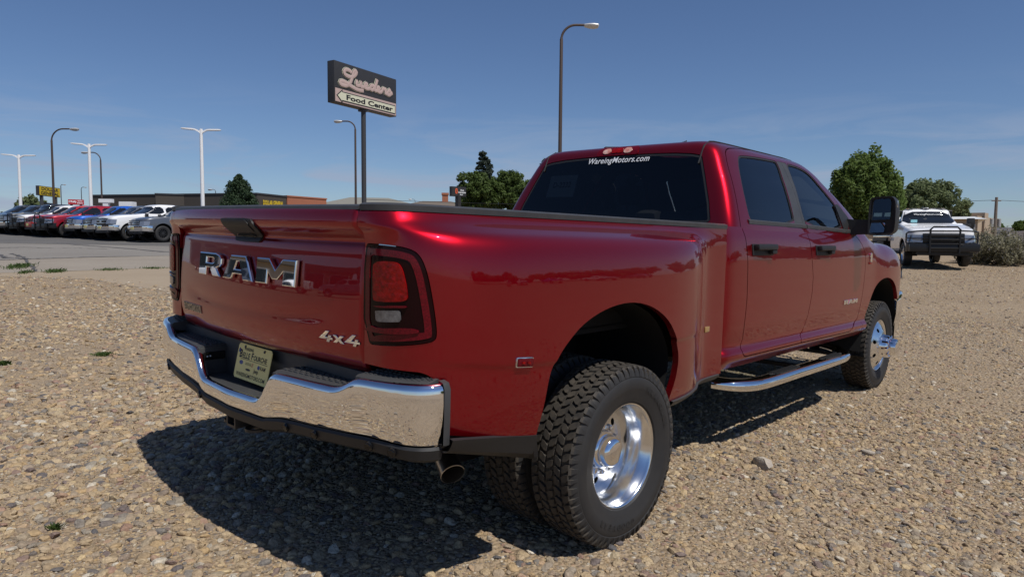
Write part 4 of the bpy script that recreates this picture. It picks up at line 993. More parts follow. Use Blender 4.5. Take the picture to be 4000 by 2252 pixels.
# ---------------------------------------------------------------- running boards
for s in (1, -1):
    path = [(.80, 1.52, .430), (.88, 1.555, .427), (.945, 1.63, .422), (.975, 1.74, .417), (.985, 1.93, .413), (.988, 2.4, .410), (.988, 2.9, .404), (.985, 3.25, .400), (.965, 3.42, .400), (.915, 3.53, .404), (.84, 3.60, .412), (.74, 3.64, .42)]
    pc = np.array(path); t = np.r_[0, np.cumsum(np.linalg.norm(np.diff(pc, axis=0), axis=1))]; pc = pchip(t, pc, np.linspace(0, t[-1], 70))
    v = []; n = 20
    tn_ = np.gradient(pc, axis=0); tn_ /= np.linalg.norm(tn_, axis=1, keepdims=True)
    for k in range(len(pc)):
        a = np.cross(tn_[k], [0, 0, 1]); a /= np.linalg.norm(a)
        for j in range(n):
            c = 2*math.pi*j/n; ca, sa = math.cos(c), math.sin(c)
            rx = .058*abs(ca)**.8*np.sign(ca); rz = .039*abs(sa)**.85*np.sign(sa); p = pc[k]+a*rx+np.array([0, 0, rz]); v.append((p[0]*s, p[1], p[2]))
    RB = MB().add(v, [(k*n+j, k*n+(j+1) % n, k*n+n+(j+1) % n, k*n+n+j) for k in range(len(pc)-1) for j in range(n)]+[tuple(range(n)), tuple((len(pc)-1)*n+j for j in range(n))]).obj('running_board', M['chrome'], TR, sharp=60)
    for y0, y1 in ((1.95, 2.45), (2.85, 3.30)):
        V = []; m = 16
        for k in range(m+1):
            y = y0+(y1-y0)*k/m; tp = min(1, 4*min(k, m-k)/m); xx = np.interp(y, pc[10:-20, 1], pc[10:-20, 0]); zc = np.interp(y, pc[10:-20, 1], pc[10:-20, 2])
            for q in (-1, -.6, 0, .6, 1):
                V.append(((xx+q*.050*(.35+.65*tp)-.006)*s, y, zc+.0395+.003*(1-q*q)-.012*abs(q)**3))
        PD = MB().add(V, [(k*5+c, k*5+c+1, k*5+6+c, k*5+5+c) for k in range(m) for c in range(4)]).obj('step_pad', M['black'], RB)
        mb = MB()
        for k in range(24):
            for q in (-.028, -.012, .004, .02):
                y = y0+.06+(y1-y0-.12)*k/23; xx = np.interp(y, pc[10:-20, 1], pc[10:-20, 0])+q; zc = np.interp(y, pc[10:-20, 1], pc[10:-20, 2])
                mb.box((xx-.005)*s if s > 0 else (xx+.005)*s, (xx+.005)*s if s > 0 else (xx-.005)*s, y-.006, y+.006, zc+.0395, zc+.0450)
        mb.obj('grip_studs', M['black'], PD)
    for y in (1.75, 2.6, 3.40): mb = MB().box(min(s*.60, s*.95), max(s*.60, s*.95), y-.025, y+.025, .40, .425); mb.box(min(s*.60, s*.64), max(s*.60, s*.64), y-.03, y+.03, .40, .60); mb.obj('board_bracket', M['black'], RB)

# ---------------------------------------------------------------- mirrors
for s in (1, -1):
    o = [(1.085, 1.655), (1.105, 1.683), (1.235, 1.690), (1.265, 1.670), (1.278, 1.61), (1.280, 1.45), (1.270, 1.405), (1.235, 1.385), (1.10, 1.380), (1.083, 1.40)]
    o = rounded(np.array(o), 1)
    n = len(o); c = o.mean(0); V = []
    for y, k in ((3.455, .985), (3.445, 1.0), (3.50, 1.0), (3.56, .93), (3.60, .75), (3.61, .4)):
        for p in o: q = c+(p-c)*k; V.append((q[0]*s, y, q[1]))
    V2 = V; F = [(k*n+i, k*n+(i+1) % n, k*n+n+(i+1) % n, k*n+n+i) for k in range(5) for i in range(n)]+[tuple(range(n)), tuple(5*n+i for i in range(n))]
    MI = MB().add(V2, F).obj('mirror', M['black'], TR)
    # rim standing proud round the glass
    mb = MB(); o1 = c+(o-c)*.995; V = [(p[0]*s, 3.446, p[1]) for p in o]+[(p[0]*s, 3.432, p[1]) for p in o1]+[(p[0]*s, 3.434, p[1]) for p in c+(o-c)*.90]+[(p[0]*s, 3.454, p[1]) for p in c+(o-c)*.89]
    mb.add(V, [(k*n+i, k*n+(i+1) % n, k*n+n+(i+1) % n, k*n+n+i) for k in range(3) for i in range(n)]).obj('mirror_rim', M['black'], MI)
    gl_ = np.array([(1.099, 1.508), (1.105, 1.503), (1.236, 1.507), (1.243, 1.514), (1.243, 1.645), (1.238, 1.660), (1.222, 1.668), (1.135, 1.666), (1.118, 1.658), (1.108, 1.640)])
    tl = .10
    M['mirror'] = M.get('mirror') or mat('mirror_glass', (.80, .83, .82), .01, 1.0)
    def mg(poly, ycen, nm, tilt=.16, ptilt=-.005):
        cc = poly.mean(0); V = [(p[0]*s, ycen-(p[0]-cc[0])*tilt+(p[1]-cc[1])*ptilt, p[1]) for p in poly]; return MB().add(V, [tuple(range(len(V)))]).obj(nm, M['mirror'], MI, sm=False)
    mg(gl_, 3.442, 'mirror_glass'); mg(np.array([(1.103, 1.402), (1.200, 1.408), (1.206, 1.414), (1.206, 1.476), (1.200, 1.481), (1.104, 1.479), (1.099, 1.474), (1.098, 1.408)]), 3.441, 'mirror_glass', .10, .22)
    mb = MB(); mb.box(min(s*1.245, s*1.27), max(s*1.245, s*1.27), 3.440, 3.452, 1.44, 1.455)
    MB().box(min(s*1.258, s*1.280), max(s*1.258, s*1.280), 3.452, 3.49, 1.60, 1.655, .004).obj('turn_lamp', M['clear_lens'], MI)
    mb = MB(); V = []
    for x, h0, h1, y0, y1 in ((.88, 1.375, 1.515, 3.44, 3.60), (.96, 1.385, 1.505, 3.45, 3.59), (1.06, 1.39, 1.505, 3.455, 3.58), (1.10, 1.39, 1.505, 3.455, 3.575)):
        V += [(x*s, y0, h0), (x*s, y1, h0), (x*s, y1, h1), (x*s, y0, h1)]
    mb.add(V, [(k*4+c_, k*4+(c_+1) % 4, k*4+4+(c_+1) % 4, k*4+4+c_) for k in range(3) for c_ in range(4)]+[(0, 1, 2, 3), (12, 13, 14, 15)])
    mb.obj('mirror_arm', M['black'], MI)
# black sail panel at the front corner of the door window
sail = GH.poly(Z2([(1688, 855), (1712, 838), (1790, 930), (1850, 1010), (1850, 1080), (1830, 1190), (1800, 1160), (1745, 1000)]), sidem)
f_sl = np.where(sidem, sdf(sail, gq), BIG)
panel('sail_panel', GH, [-f_sl], M['black'], fdo, .012, .006)
# belt mouldings
BLT = np.array([GH.P(*q, sidem) for q in Z2([(700, 1040), (1000, 1066), (1320, 1092), (1560, 1118), (1810, 1150)])]); BLT[:, 2] -= .0
def belt(y0, y1, par, s):
    a = np.linspace(y0, y1, 30); V = []
    for y in a:
        zt = float(np.interp(y, BLT[:, 1], BLT[:, 2])); d = np.abs(GH.g[..., 1]-y)*3+np.abs(GH.g[..., 2]-zt)+np.where(sidem, 0, 9); i, j = np.unravel_index(np.argmin(d), d.shape); x = GH.g[i, j, 0]
        for dx, h in ((.002, -.020), (.009, -.015), (.008, .006), (-.002, .012), (-.02, .012)): V.append(((x+dx)*s, y, zt+h))
    MB().add(V, [(k*5+c_, k*5+c_+1, k*5+6+c_, k*5+5+c_) for k in range(29) for c_ in range(4)]+[(0, 1, 2, 3, 4), tuple(145+c_ for c_ in range(5))]).obj('belt_moulding', M['grey_pl'], par)
ym = P_mid[-1][0]
for s, a, b in ((1, rdo[0], fdo[0]), (-1, rdo[1], fdo[1])): belt(P_rear[0][0]+.10, ym-.002, a, s); belt(ym+.002, P_front[-1][0]-.05, b, s)

# ---------------------------------------------------------------- things fixed on the body surface
def on_surf(S, px, py, mask=None):
    p = S.P(px, py, mask); n = S.N(px, py, mask); return p, n
def surf_frame(S, a, b, mask=None, keep=0):
    pa, pb = S.P(*a, mask), S.P(*b, mask); m = ((a[0]+b[0])/2, (a[1]+b[1])/2); c, n = on_surf(S, *m, mask)
    x = Vector(pb-pa); x.z *= keep; x.normalize(); nn = Vector(n); y = nn.cross(x).normalized()
    return frame_matrix(c, x, y), (pb-pa)
def mirror_me(me):
    m2 = me.copy()
    m2.transform(Matrix.Scale(-1, 4, (1, 0, 0))); m2.flip_normals(); return m2
def both(name, me, par): 
    a = link(name, me, par[0] if isinstance(par, list) else par); b = link(name, mirror_me(me), par[1] if isinstance(par, list) else par); return [a, b]
for (tl_, br_, par) in (((208, 255), (405, 350), rdo), ((808, 268), (955, 350), fdo)):
    A, B = Z3([tl_])[0], Z3([br_])[0]; mm, dv = surf_frame(CAB, A, B); L = abs(dv[1]); H_ = abs(CAB.P(A[0], A[1])[2]-CAB.P(A[0], B[1])[2])
    L = min(max(L, .20), .28); H_ = .072
    mb = MB().box(-L/2, L/2, -H_/2, H_/2, -.004, .010, .004); mb.box(-L/2+.01, L/2-.004, -.004, H_/2-.004, .008, .048, .010); mb.box(L/2-.07, L/2-.004, -H_/2+.006, H_/2-.006, .004, .040, .010)
    mb.xf(mm); both('door_handle', mb.mesh('door_handle', M['black']), par)
# door name badge, engine emblem
mm, dv = surf_frame(CAB, Z3([(1075, 812)])[0], Z3([(1200, 765)])[0]); W_ = abs(dv[1]); 
for ch, x0, x1 in (('R', -.5, -.2), ('A', -.17, .15), ('M', .18, .5)):
    w = (x1-x0)*W_; v, f = curve_geo([[(p[0]*w, p[1]*.030) for p in q] for q in LET[ch]], .003, .0015); mb = MB().add([(x0*W_+p[0], p[1]-.015, p[2]+.004) for p in v], f).xf(mm)
    both('badge_letter', mb.mesh('badge_letter', M['chrome'], False, fix=False), fdo)
mm, dv = surf_frame(CAB, Z3([(1308, 400)])[0], Z3([(1352, 400)])[0]); k_ = .055
mb = MB(); 
for ring in ([(math.cos(t)*.024, .036+math.sin(t)*.024) for t in np.linspace(0, 6.28, 20)[:-1]], [(-.018, -.014), (.018, -.014), (.020, .012), (-.020, .012)]):
    v, f = curve_geo([ring], .003, .002); mb.add([(p[0], p[1], p[2]+.005) for p in v], f)
both('engine_emblem', mb.xf(mm).mesh('engine_emblem', M['chrome'], False, fix=False), fend)
mb = MB().box(-.042, .042, -.034, -.018, 0, .005, .001).xf(mm); both('emblem_bar', mb.mesh('emblem_bar', M['red_lens']), fend)
# side marker lamps on the flares
mm, dv = surf_frame(BED, (1318*D-30, 910*D+1), (1318*D+30, 910*D-1), side_mask, 1)
mb = MB().box(-.042, .042, -.019, .019, -.004, .007, .006).xf(mm); mk = both('side_marker', mb.mesh('side_marker', M['chrome']), TR)
mb = MB().box(-.038, .038, -.015, .015, .005, .010, .004).xf(mm); both('marker_lens', mb.mesh('marker_lens', M['red_dark']), mk)
mb = MB().box(-.020, -.006, -.004, .004, .012, .0138, .0).box(.006, .020, -.004, .004, .012, .0138).xf(mm); both('marker_led', mb.mesh('marker_led', M['red_lens']), mk)
M['amber'] = mat('amber_lens', (.34, .20, .07), .15, 0, .8)
mm, dv = surf_frame(BED, (2755, 1285), (2765, 1285), side_mask); mb = MB().box(-.030, .030, -.016, .016, -.004, .006, .004).xf(mm); both('side_marker', mb.mesh('side_marker', M['amber']), TR)

# third brake lamp
ch_px = G5([(880, 168), (905, 90), (945, 55), (1180, 32), (1440, 12), (1432, 60), (1428, 138), (1180, 150)])
cp = GH.poly(ch_px, nrm_y < -.2, (0, 2))
_z0 = tc0[2]+.004; cp = np.array([(-.172, _z0), (-.172, _z0+.02), (-.160, _z0+.052), (-.148, _z0+.062), (.148, _z0+.062), (.160, _z0+.052), (.172, _z0+.02), (.172, _z0)])
rq = GH.g[..., [0, 2]]; rm2 = nrm_y < -.12
def gh_piece(name, poly, m, par, off, d=.006, sides=False):
    f = np.where(rm2, -sdf(poly, rq), -9)
    v, nn, fc = cut(GH.g, GH.n, [f])
    if not len(fc): print('no', name); return None
    if sides:
        for s_ in (1, -1):
            p = fc[0]; fl = fc if np.cross(v[p[1]]-v[p[0]], v[p[2]]-v[p[0]])@nn[p[0]] > 0 else [q[::-1] for q in fc]
            VV, FF = flange(v, nn, fl, d, off); link(name, mesh(name, [(x*s_, y, z) for x, y, z in VV], FF if s_ > 0 else [q[::-1] for q in FF], m), par)
        return None
    vm = np.vstack([v, v*[-1, 1, 1]]); nm = np.vstack([nn, nn*[-1, 1, 1]]); k = len(v); fm = list(fc)+[tuple(i+k for i in p[::-1]) for p in fc]
    # merge along the centre line
    key = {}; mp_ = []
    V = []; N_ = []
    for p, q in zip(vm, nm):
        kk = tuple(np.round(p, 5))
        if kk not in key: key[kk] = len(V); V.append(p); N_.append(q)
        mp_.append(key[kk])
    fm = [tuple(mp_[i] for i in p) for p in fm]; fm = [p for p in fm if len(set(p)) >= 3]
    V, N_ = np.array(V), np.array(N_); p = fm[0]
    if np.cross(V[p[1]]-V[p[0]], V[p[2]]-V[p[0]])@N_[p[0]] < 0: fm = [q[::-1] for q in fm]
    VV, FF = flange(V, N_, fm, d, off); return link(name, mesh(name, VV, FF, m), par)
zc0, zc1 = cp[:, 1].min(), cp[:, 1].max(); zm_ = (zc0+zc1)/2; hh = (zc1-zc0)
CH = gh_piece('brake_lamp', cp, M['red_dark'], TR, .006)
M['lamp_glow'] = mat('bright_reflector', (.55, .12, .09), .25, .2, noise=(34, .9, (.80, .66, .56)))
gh_piece('cargo_lens', rounded(np.array([(.055, zm_-hh*.33), (.120, zm_-hh*.30), (.120, zm_+hh*.25), (.055, zm_+hh*.30)]), 1), M['lamp_glow'], CH, .010, sides=True)
gh_piece('stop_lens', rounded(np.array([(-.001, zm_-hh*.26), (.045, zm_-hh*.26), (.045, zm_+hh*.26), (-.001, zm_+hh*.26)]), 0), M['red_lens'], CH, .010)
# roof ditch mouldings
for s in (1, -1):
    a = GH.find(*G5([(2243, 115)])[0], nrm_y < -.1); j = int(a[1]); V = []
    pts = []
    for t in np.linspace(0, 1, 26):
        y = 1.50+t*1.65; x = .645-.02*t
        d = (GH.g[..., 0]-x)**2*4+(GH.g[..., 1]-y)**2+np.where(GH.g[..., 2] > 1.80, 0, 9); i, jj = np.unravel_index(np.argmin(d), d.shape); pts.append(GH.g[i, jj]+GH.n[i, jj]*.002)
    mb = MB().tube([(p[0]*s, p[1], p[2]) for p in pts], .006, 8, True); mb.obj('roof_moulding', M['black'], TR)
# lettering on the rear window, papers behind the glass
_mk = (nrm_y < -.6) & (gx < .66) & (gz < 1.88); _A = lambda x, z: np.stack([np.ones_like(x), x**2, x**4, z, z*z], -1)
_cf = np.linalg.lstsq(_A(gx[_mk], gz[_mk]), gy[_mk], rcond=None)[0]
def rear_pt(x, z): return float(_A(np.float64(x), np.float64(z))@_cf)
wz = GH.P(*G5([(1176, 218)])[0], rearm)
wl_ = GH.P(*G5([(795, 240)])[0], rearm); wr_ = GH.P(*G5([(1560, 195)])[0], rearm)
def on_rear(cx, cz, o):
    y0 = rear_pt(cx, cz); sl = (rear_pt(0.2, cz+.15)-rear_pt(0.2, cz-.15))/.3
    return lambda x, y, z: (cx+x, rear_pt(cx+x, cz)+y*sl-o-z, cz+y)
RW = [o for o in TR.children if o.name.startswith('rear_window')][0]
xa = -(tproj([(0, 1.5, 1.85)])[0][0]*0)
# find x of the text ends on the mirrored glass: solve by projection
def solve_x(px, z):
    xs_ = np.linspace(-.7, .7, 281); P = np.array([(x, rear_pt(x, z), z) for x in xs_]); return float(np.interp(px, tproj(P)[:, 0], xs_))
zt_ = 1.835
xl_, xr_ = solve_x(G5([(795, 0)])[0][0], zt_), solve_x(G5([(1560, 0)])[0][0], zt_)
def z_at(px, py, x):
    zs = np.linspace(1.40, 1.93, 107); P = np.array([(x, rear_pt(x, z), z) for z in zs]); return float(np.interp(-py, -tproj(P)[:, 1][::1], zs)) if False else float(zs[np.argmin(np.abs(tproj(P)[:, 1]-py))])
zt_ = z_at(0, G5([(0, 218)])[0][1], (xl_+xr_)/2)
text_obj('window_lettering', 'WareingMotors.com', on_rear((xl_+xr_)/2, zt_, .002), M['white_text'], RW, width=(xr_-xl_), size=.06, offset=.0006, shear=.22, spacing=1.06)
pxl, pxr = solve_x(G5([(262, 0)])[0][0], 1.65), solve_x(G5([(600, 0)])[0][0], 1.65); pz0, pz1 = z_at(0, G5([(0, 675)])[0][1], (pxl+pxr)/2), z_at(0, G5([(0, 405)])[0][1], (pxl+pxr)/2)
cx_p, cz_p = (pxl+pxr)/2, (pz0+pz1)/2; fn = on_rear(cx_p, cz_p, -.02)
wp, hp = (pxr-pxl)/2, (pz1-pz0)/2
PPR = link('window_paper', mesh('window_paper', [fn(-wp, -hp, 0), fn(wp, -hp, 0), fn(wp, hp, 0), fn(-wp, hp, 0)], [(0, 1, 2, 3)], M['paper'], False), RW)
text_obj('paper_print', 'D-2232', on_rear(cx_p, cz_p+.01, -.018), M['ink'], PPR, width=wp*1.3, size=.05, offset=.001)
# ---------------------------------------------------------------- hood, nose
ctop = CAB.g[0]; js = [j for j in range(CAB.g.shape[1]) if ctop[j][1] > 3.95][::4]
V = []; nx = 21
for j in js:
    p = ctop[j]
    for t in np.linspace(-1, 1, nx): V.append((p[0]*t, p[1], p[2]+.05*(1-t*t)-.004))
MB().add(V, [(k*nx+c_, k*nx+c_+1, k*nx+nx+c_+1, k*nx+nx+c_) for k in range(len(js)-1) for c_ in range(nx-1)]).obj('hood', M['red'], TR)
MB().box(-.62, .62, 5.04, 5.13, .78, 1.18, .02).obj('grille', M['black'], TR)
for s in (1, -1):
    mb = MB()
    for k in range(5): pass
    hl = [(.70, 5.17), (.80, 5.13), (.88, 5.07), (.945, 4.98), (.97, 4.90)]
    V = []
    for x, y in hl:
        for z, o in ((1.17, -.03), (1.14, .006), (1.02, .010), (.97, -.01)): V.append(((x+o)*s, y+o, z-.03))
    MB().add(V, [(k*4+c_, k*4+c_+1, k*4+5+c_, k*4+4+c_) for k in range(4) for c_ in range(3)]).obj('headlamp', M['clear_lens'], TR)
a = np.linspace(0, 1, 30); V = []
for s in (-1, 1):
    pass
fx = np.r_[-.995, -1.0, -.995, -.96, -.88, -.75, np.linspace(-.6, .6, 13), .75, .88, .96, .995, 1.0, .995]
fy = np.interp(np.abs(fx), [0, .6, .75, .88, .96, .99, 1.0], [5.30, 5.28, 5.24, 5.16, 5.05, 4.95, 4.86]); fy[0] = fy[-1] = 4.74; fy[1] = fy[-2] = 4.84; fy[2] = fy[-3] = 4.93
for x, y in zip(fx, fy):
    k_ = 1 if abs(x) > 1 else 1
    for o, z in ((-.05, .885), (-.012, .88), (0, .86), (.0, .68), (-.02, .54), (-.06, .49)):
        sx = math.copysign(1, x); V.append((x+o*sx*(abs(x)/1.03)**3, y+o*(1 if abs(x) < .98 else .2), z-.03))
MB().add(V, [(k*6+c_, k*6+c_+1, k*6+7+c_, k*6+6+c_) for k in range(len(fx)-1) for c_ in range(5)]).obj('front_bumper', M['chrome'], TR, sharp=60)
# ---------------------------------------------------------------- cabin
f_hl = [np.maximum(f_wr, -9)-.016, f_wf-.016, f_rg-.012, f_ws-.012, zlow]
panel('headliner', GH, f_hl, M['interior'], TR, 0, -.028, mirror='join')
def seat(x0, x1, y, parent=TR, hw=None, n_h=1):
    mb = MB(); mb.box(x0, x1, y-.02, y+.50, .95, 1.10, .05)
    mb2 = MB().box(x0, x1, -.07, .07, 0, .56, .06); mb2.xf(Matrix.Translation((0, y, 1.0))@Matrix.Rotation(math.radians(12), 4, 'X')); mb.add(mb2.v, mb2.f)
    for k in range(n_h):
        cx__ = x0+(x1-x0)*(k+.5)/n_h; m3 = MB().box(cx__-.115, cx__+.115, -.05, .05, .60, .76, .04); m3.box(cx__-.06, cx__-.048, -.01, .01, .5, .62); m3.box(cx__+.048, cx__+.06, -.01, .01, .5, .62); m3.xf(Matrix.Translation((0, y, 1.0))@Matrix.Rotation(math.radians(12), 4, 'X')); mb.add(m3.v, m3.f)
    mb.obj('seat', M['interior'], TR)
seat(.20, .72, 2.55); seat(-.72, -.20, 2.55)
mb2 = MB().box(-.74, .74, -.06, .06, 0, .44, .05).xf(Matrix.Translation((0, 1.52, 1.0))); mb2.box(-.74, .74, 1.5, 1.95, .9, 1.05, .04)
for x in (-.5, 0, .5): mb2.box(x-.11, x+.11, 1.47, 1.56, 1.43, 1.505, .03)
mb2.obj('rear_seat', M['interior'], TR)
mb = MB().box(-.85, .85, 3.35, 3.85, .9, 1.33, .06); mb.box(-.95, .95, 1.3, 3.8, .60, .66); mb.box(-.9, .9, 3.75, 3.85, .6, 1.38); mb.box(-.95, .95, 1.28, 1.33, .6, 1.36); mb.obj('dashboard', M['interior'], TR)
mb = MB().lathe([(.185, -.012), (.198, 0), (.185, .012), (.172, 0)], 28, 'y', (0, 0, 0), True); mb.box(-.17, .17, -.01, .01, -.03, .03, .006); mb.xf(Matrix.Translation((-.42, 3.22, 1.25))@Matrix.Rotation(math.radians(-22), 4, 'X')); mb.obj('steering_wheel', M['interior'], TR)
# ================================================================== leaves and trees
def leafmat(name, c1, c2, c3=None):
    m = bpy.data.materials.new(name); m.use_nodes = True; nt = m.node_tree; b = nt.nodes['Principled BSDF']; b.inputs['Roughness'].default_value = .6; b.inputs['Specular IOR Level'].default_value = .25
    g = nt.nodes.new('ShaderNodeNewGeometry'); cr = nt.nodes.new('ShaderNodeValToRGB'); nt.links.new(g.outputs['Random Per Island'], cr.inputs[0]); e = cr.color_ramp.elements; e[0].color = (*c1, 1); e[1].color = (*c2, 1)
    if c3: q = e.new(.9); q.color = (*c2, 1); e[-1].color = (*c3, 1)
    nt.links.new(cr.outputs[0], b.inputs['Base Color']); b.inputs['Transmission Weight'].default_value = 0
    tr = nt.nodes.new('ShaderNodeBsdfTranslucent'); nt.links.new(cr.outputs[0], tr.inputs[0]); mx = nt.nodes.new('ShaderNodeMixShader'); mx.inputs[0].default_value = .4
    o = nt.nodes['Material Output']; nt.links.new(b.outputs[0], mx.inputs[1]); nt.links.new(tr.outputs[0], mx.inputs[2]); nt.links.new(mx.outputs[0], o.inputs[0]); return m
M['leaf'] = leafmat('broad_leaves', (.09, .14, .034), (.17, .235, .06))
M['leaf3'] = leafmat('deep_green_leaves', (.060, .095, .024), (.115, .165, .042))
M['leaf2'] = leafmat('grey_green_leaves', (.125, .16, .07), (.21, .25, .12))
M['needle'] = leafmat('dark_needles', (.028, .055, .026), (.06, .095, .045))
M['spruce'] = leafmat('blue_green_needles', (.035, .055, .042), (.065, .085, .062))
M['sage'] = leafmat('grey_sage_leaves', (.185, .175, .105), (.30, .28, .185), (.52, .48, .50))
M['bark'] = mat('bark', (.10, .075, .055), .9, noise=(6, .7, (.06, .045, .035)))
def leaves(cent, rad, n, size, r, squash=.8, hollow=.55):
    """n leaf quads spread through clump spheres (arrays) -> verts, faces"""
    k = r.integers(0, len(cent), n); d = r.normal(size=(n, 3)); d /= np.linalg.norm(d, axis=1, keepdims=True); q = hollow+(1-hollow)*r.uniform(0, 1, n)**.5
    P = cent[k]+d*(rad[k]*q)[:, None]*[1, 1, squash]
    nn = d*.8+r.normal(0, .6, (n, 3))+[0, 0, .35]; nn /= np.linalg.norm(nn, axis=1, keepdims=True)
    t = np.cross(nn, r.normal(size=(n, 3))); t /= np.linalg.norm(t, axis=1, keepdims=True)+1e-9; b = np.cross(nn, t); s = size*r.uniform(.6, 1.3, n)[:, None]
    V = np.stack([P-t*s*.9, P-b*s*.5+nn*s*.1, P+t*s*.9, P+b*s*.5+nn*s*.1], 1).reshape(-1, 3)
    return V, np.arange(n*4).reshape(-1, 4)
def raw(name, V, F, m):
    me = bpy.data.meshes.new(name); nv, nf = len(V), len(F); me.vertices.add(nv); me.vertices.foreach_set('co', np.asarray(V, np.float32).ravel()); me.loops.add(nf*4); me.loops.foreach_set('vertex_index', np.asarray(F, np.int32).ravel()); me.polygons.add(nf); me.polygons.foreach_set('loop_start', np.arange(0, nf*4, 4, dtype=np.int32)); me.update(calc_edges=True); me.materials.append(m); return me
def tree(name, label, base, h, w, mat_, seed, n=9000, leaf=.22, shape='round', trunk_h=.25, group=None, clumps=46):
    r = np.random.default_rng(seed); root = empty(name, base); tag(root, label, 'tree', group)
    mb = MB(); th = h*trunk_h
    mb.tube([(0, 0, -.3), (0, 0, th*.5), (.05*w*.3, 0, th), (0, .03*w, h*.55), (0, 0, h*.86)], [h*.028, h*.024, h*.02, h*.012, h*.003], 9)
    C = []; Rd = []
    if shape == 'cone':
        for k in range(clumps):
            t = r.uniform(0, 1)**1.35; z = th*.4+(h-th*.4)*t; rm = w/2*(1-t)**.72*(1 if t > .06 else .8); a = r.uniform(0, 6.283); q = r.uniform(.35, 1)**.5; C.append((rm*.80*q*math.cos(a), rm*.80*q*math.sin(a), z)); Rd.append(max(.10*w, rm*.36)*r.uniform(.8, 1.15)*(1 if t < .85 else .45))
        C.append((0, 0, h*.97)); Rd.append(w*.05)
    elif shape == 'spruce':
        lv = int(h/.55)
        for L in range(lv):
            t = (L+.5)/lv; z = h*(.06+.94*t); rm = w/2*(1-t)**.9+.04*w
            for k in range(max(4, int(13*(1-t)))):
                a = r.uniform(0, 6.283)
                for q in (.35, .65, .95): C.append((rm*q*math.cos(a), rm*q*math.sin(a), z-.22*rm*q+r.uniform(-.1, .1))); Rd.append((.30+.10*rm)*(1.15-q*.55)*r.uniform(.8, 1.2))
    else:
        for k in range(int(clumps*3.2)):
            d = r.normal(size=3); d /= np.linalg.norm(d); q = r.uniform(.25, 1)**.5*(1+.16*math.sin(3*math.atan2(d[1], d[0])+seed)*math.cos(2.5*d[2]*2+seed)); zc = th+(h-th)*.50
            p = np.array([d[0]*w*.40*q, d[1]*w*.40*q, zc+d[2]*(h-th)*.43*q])
            if shape == 'upright': p[:2] *= 1-.35*max(0, (p[2]-zc)/(h-th))
            C.append(p); Rd.append(w*r.uniform(.040, .095))
            if k % 9 == 0: mb.tube([(0, 0, th+(h-th)*r.uniform(.0, .35)), tuple(p*[.5, .5, 1]*[1, 1, .92]), tuple(p)], [h*.011, h*.007, h*.002], 5)
    mb.obj('trunk', M['bark'], root)
    V, F = leaves(np.array(C), np.array(Rd), n, leaf, r, {'upright': 1.75, 'round': 1.0}.get(shape, .8), .15); link('crown', raw('crown', V, F, mat_), root); return root
def on_ground(px, dist, lift=0):
    x, y = gplane(px, dist); return (x, y, float(ground_z(x, y))+lift)
def h_at(px, py, dist):
    """height above ground of a pixel at a distance"""
    p = at_dist(px, py, dist); return p[2]-float(ground_z(p[0], p[1]))
def tree_px(name, label, px, py_top, wpx, dist, mat_, seed, **k):
    return tree(name, label, on_ground(px, dist), h_at(px, py_top, dist), wpx*dist/CAM_F, mat_, seed, **k)
tree_px('juniper_tree', 'dark conical juniper in front of the dark brown store wall', 938, 688, 215, 75, M['needle'], 3, n=26000, leaf=.12, shape='cone', trunk_h=.08, clumps=140)
tree_px('spruce_tree', 'tall blue green spruce with two spires rising above leafy trees', 1884, 590, 150, 84, M['spruce'], 4, n=9000, leaf=.2, shape='spruce')
tree_px('spruce_tree', 'shorter spruce spire growing close beside the taller spruce', 1908, 622, 110, 86, M['spruce'], 44, n=6000, leaf=.2, shape='spruce')
G_b = 'leafy trees behind the bank sign'
tree_px('leafy_tree', 'leafy green tree growing in front of the blue green spruces', 1868, 655, 215, 76, M['leaf3'], 5, n=17000, leaf=.17, group=G_b)
tree_px('leafy_tree', 'leafy green tree between the spruces and the red cab', 1985, 658, 205, 78, M['leaf3'], 6, n=15000, leaf=.17, group=G_b)
tree_px('leafy_tree', 'low leafy tree touching the red cab edge behind the bed rail', 2062, 705, 210, 72, M['leaf3'], 7, n=13000, leaf=.17, group=G_b)
tree_px('leafy_tree', 'tall leafy tree mostly hidden behind the red cab roof', 2170, 585, 190, 70, M['leaf3'], 8, n=17000, leaf=.17, group=G_b)
tree_px('leafy_tree', 'low leafy shrub like tree at the foot of the bank sign', 1822, 728, 110, 80, M['leaf3'], 9, n=4000, leaf=.22, group=G_b)
tree_px('maple_tree', 'tall dense upright green tree rising behind the towing mirror', 3370, 588, 275, 58, M['leaf'], 10, n=42000, leaf=.15, shape='upright', trunk_h=.12, clumps=85)
tree_px('poplar_tree', 'grey green spreading tree behind the white flatbed truck', 3620, 694, 260, 66, M['leaf2'], 11, n=19000, leaf=.14, trunk_h=.2, clumps=34)
tree_px('leafy_tree', 'small rounded tree beside the beige building', 3748, 790, 66, 70, M['leaf2'], 12, n=3500, leaf=.18)
tree_px('leafy_tree', 'dark leafy tree behind the white low building', 3990, 858, 62, 85, M['leaf'], 13, n=3000, leaf=.2)
tree_px('leafy_tree', 'pale low tree behind the row of parked trucks', 122, 758, 92, 120, M['leaf2'], 14, n=3500, leaf=.3)
tree_px('leafy_tree', 'small dark tree far behind the grey sage shrubs', 3905, 872, 40, 120, M['leaf'], 15, n=1500, leaf=.3)

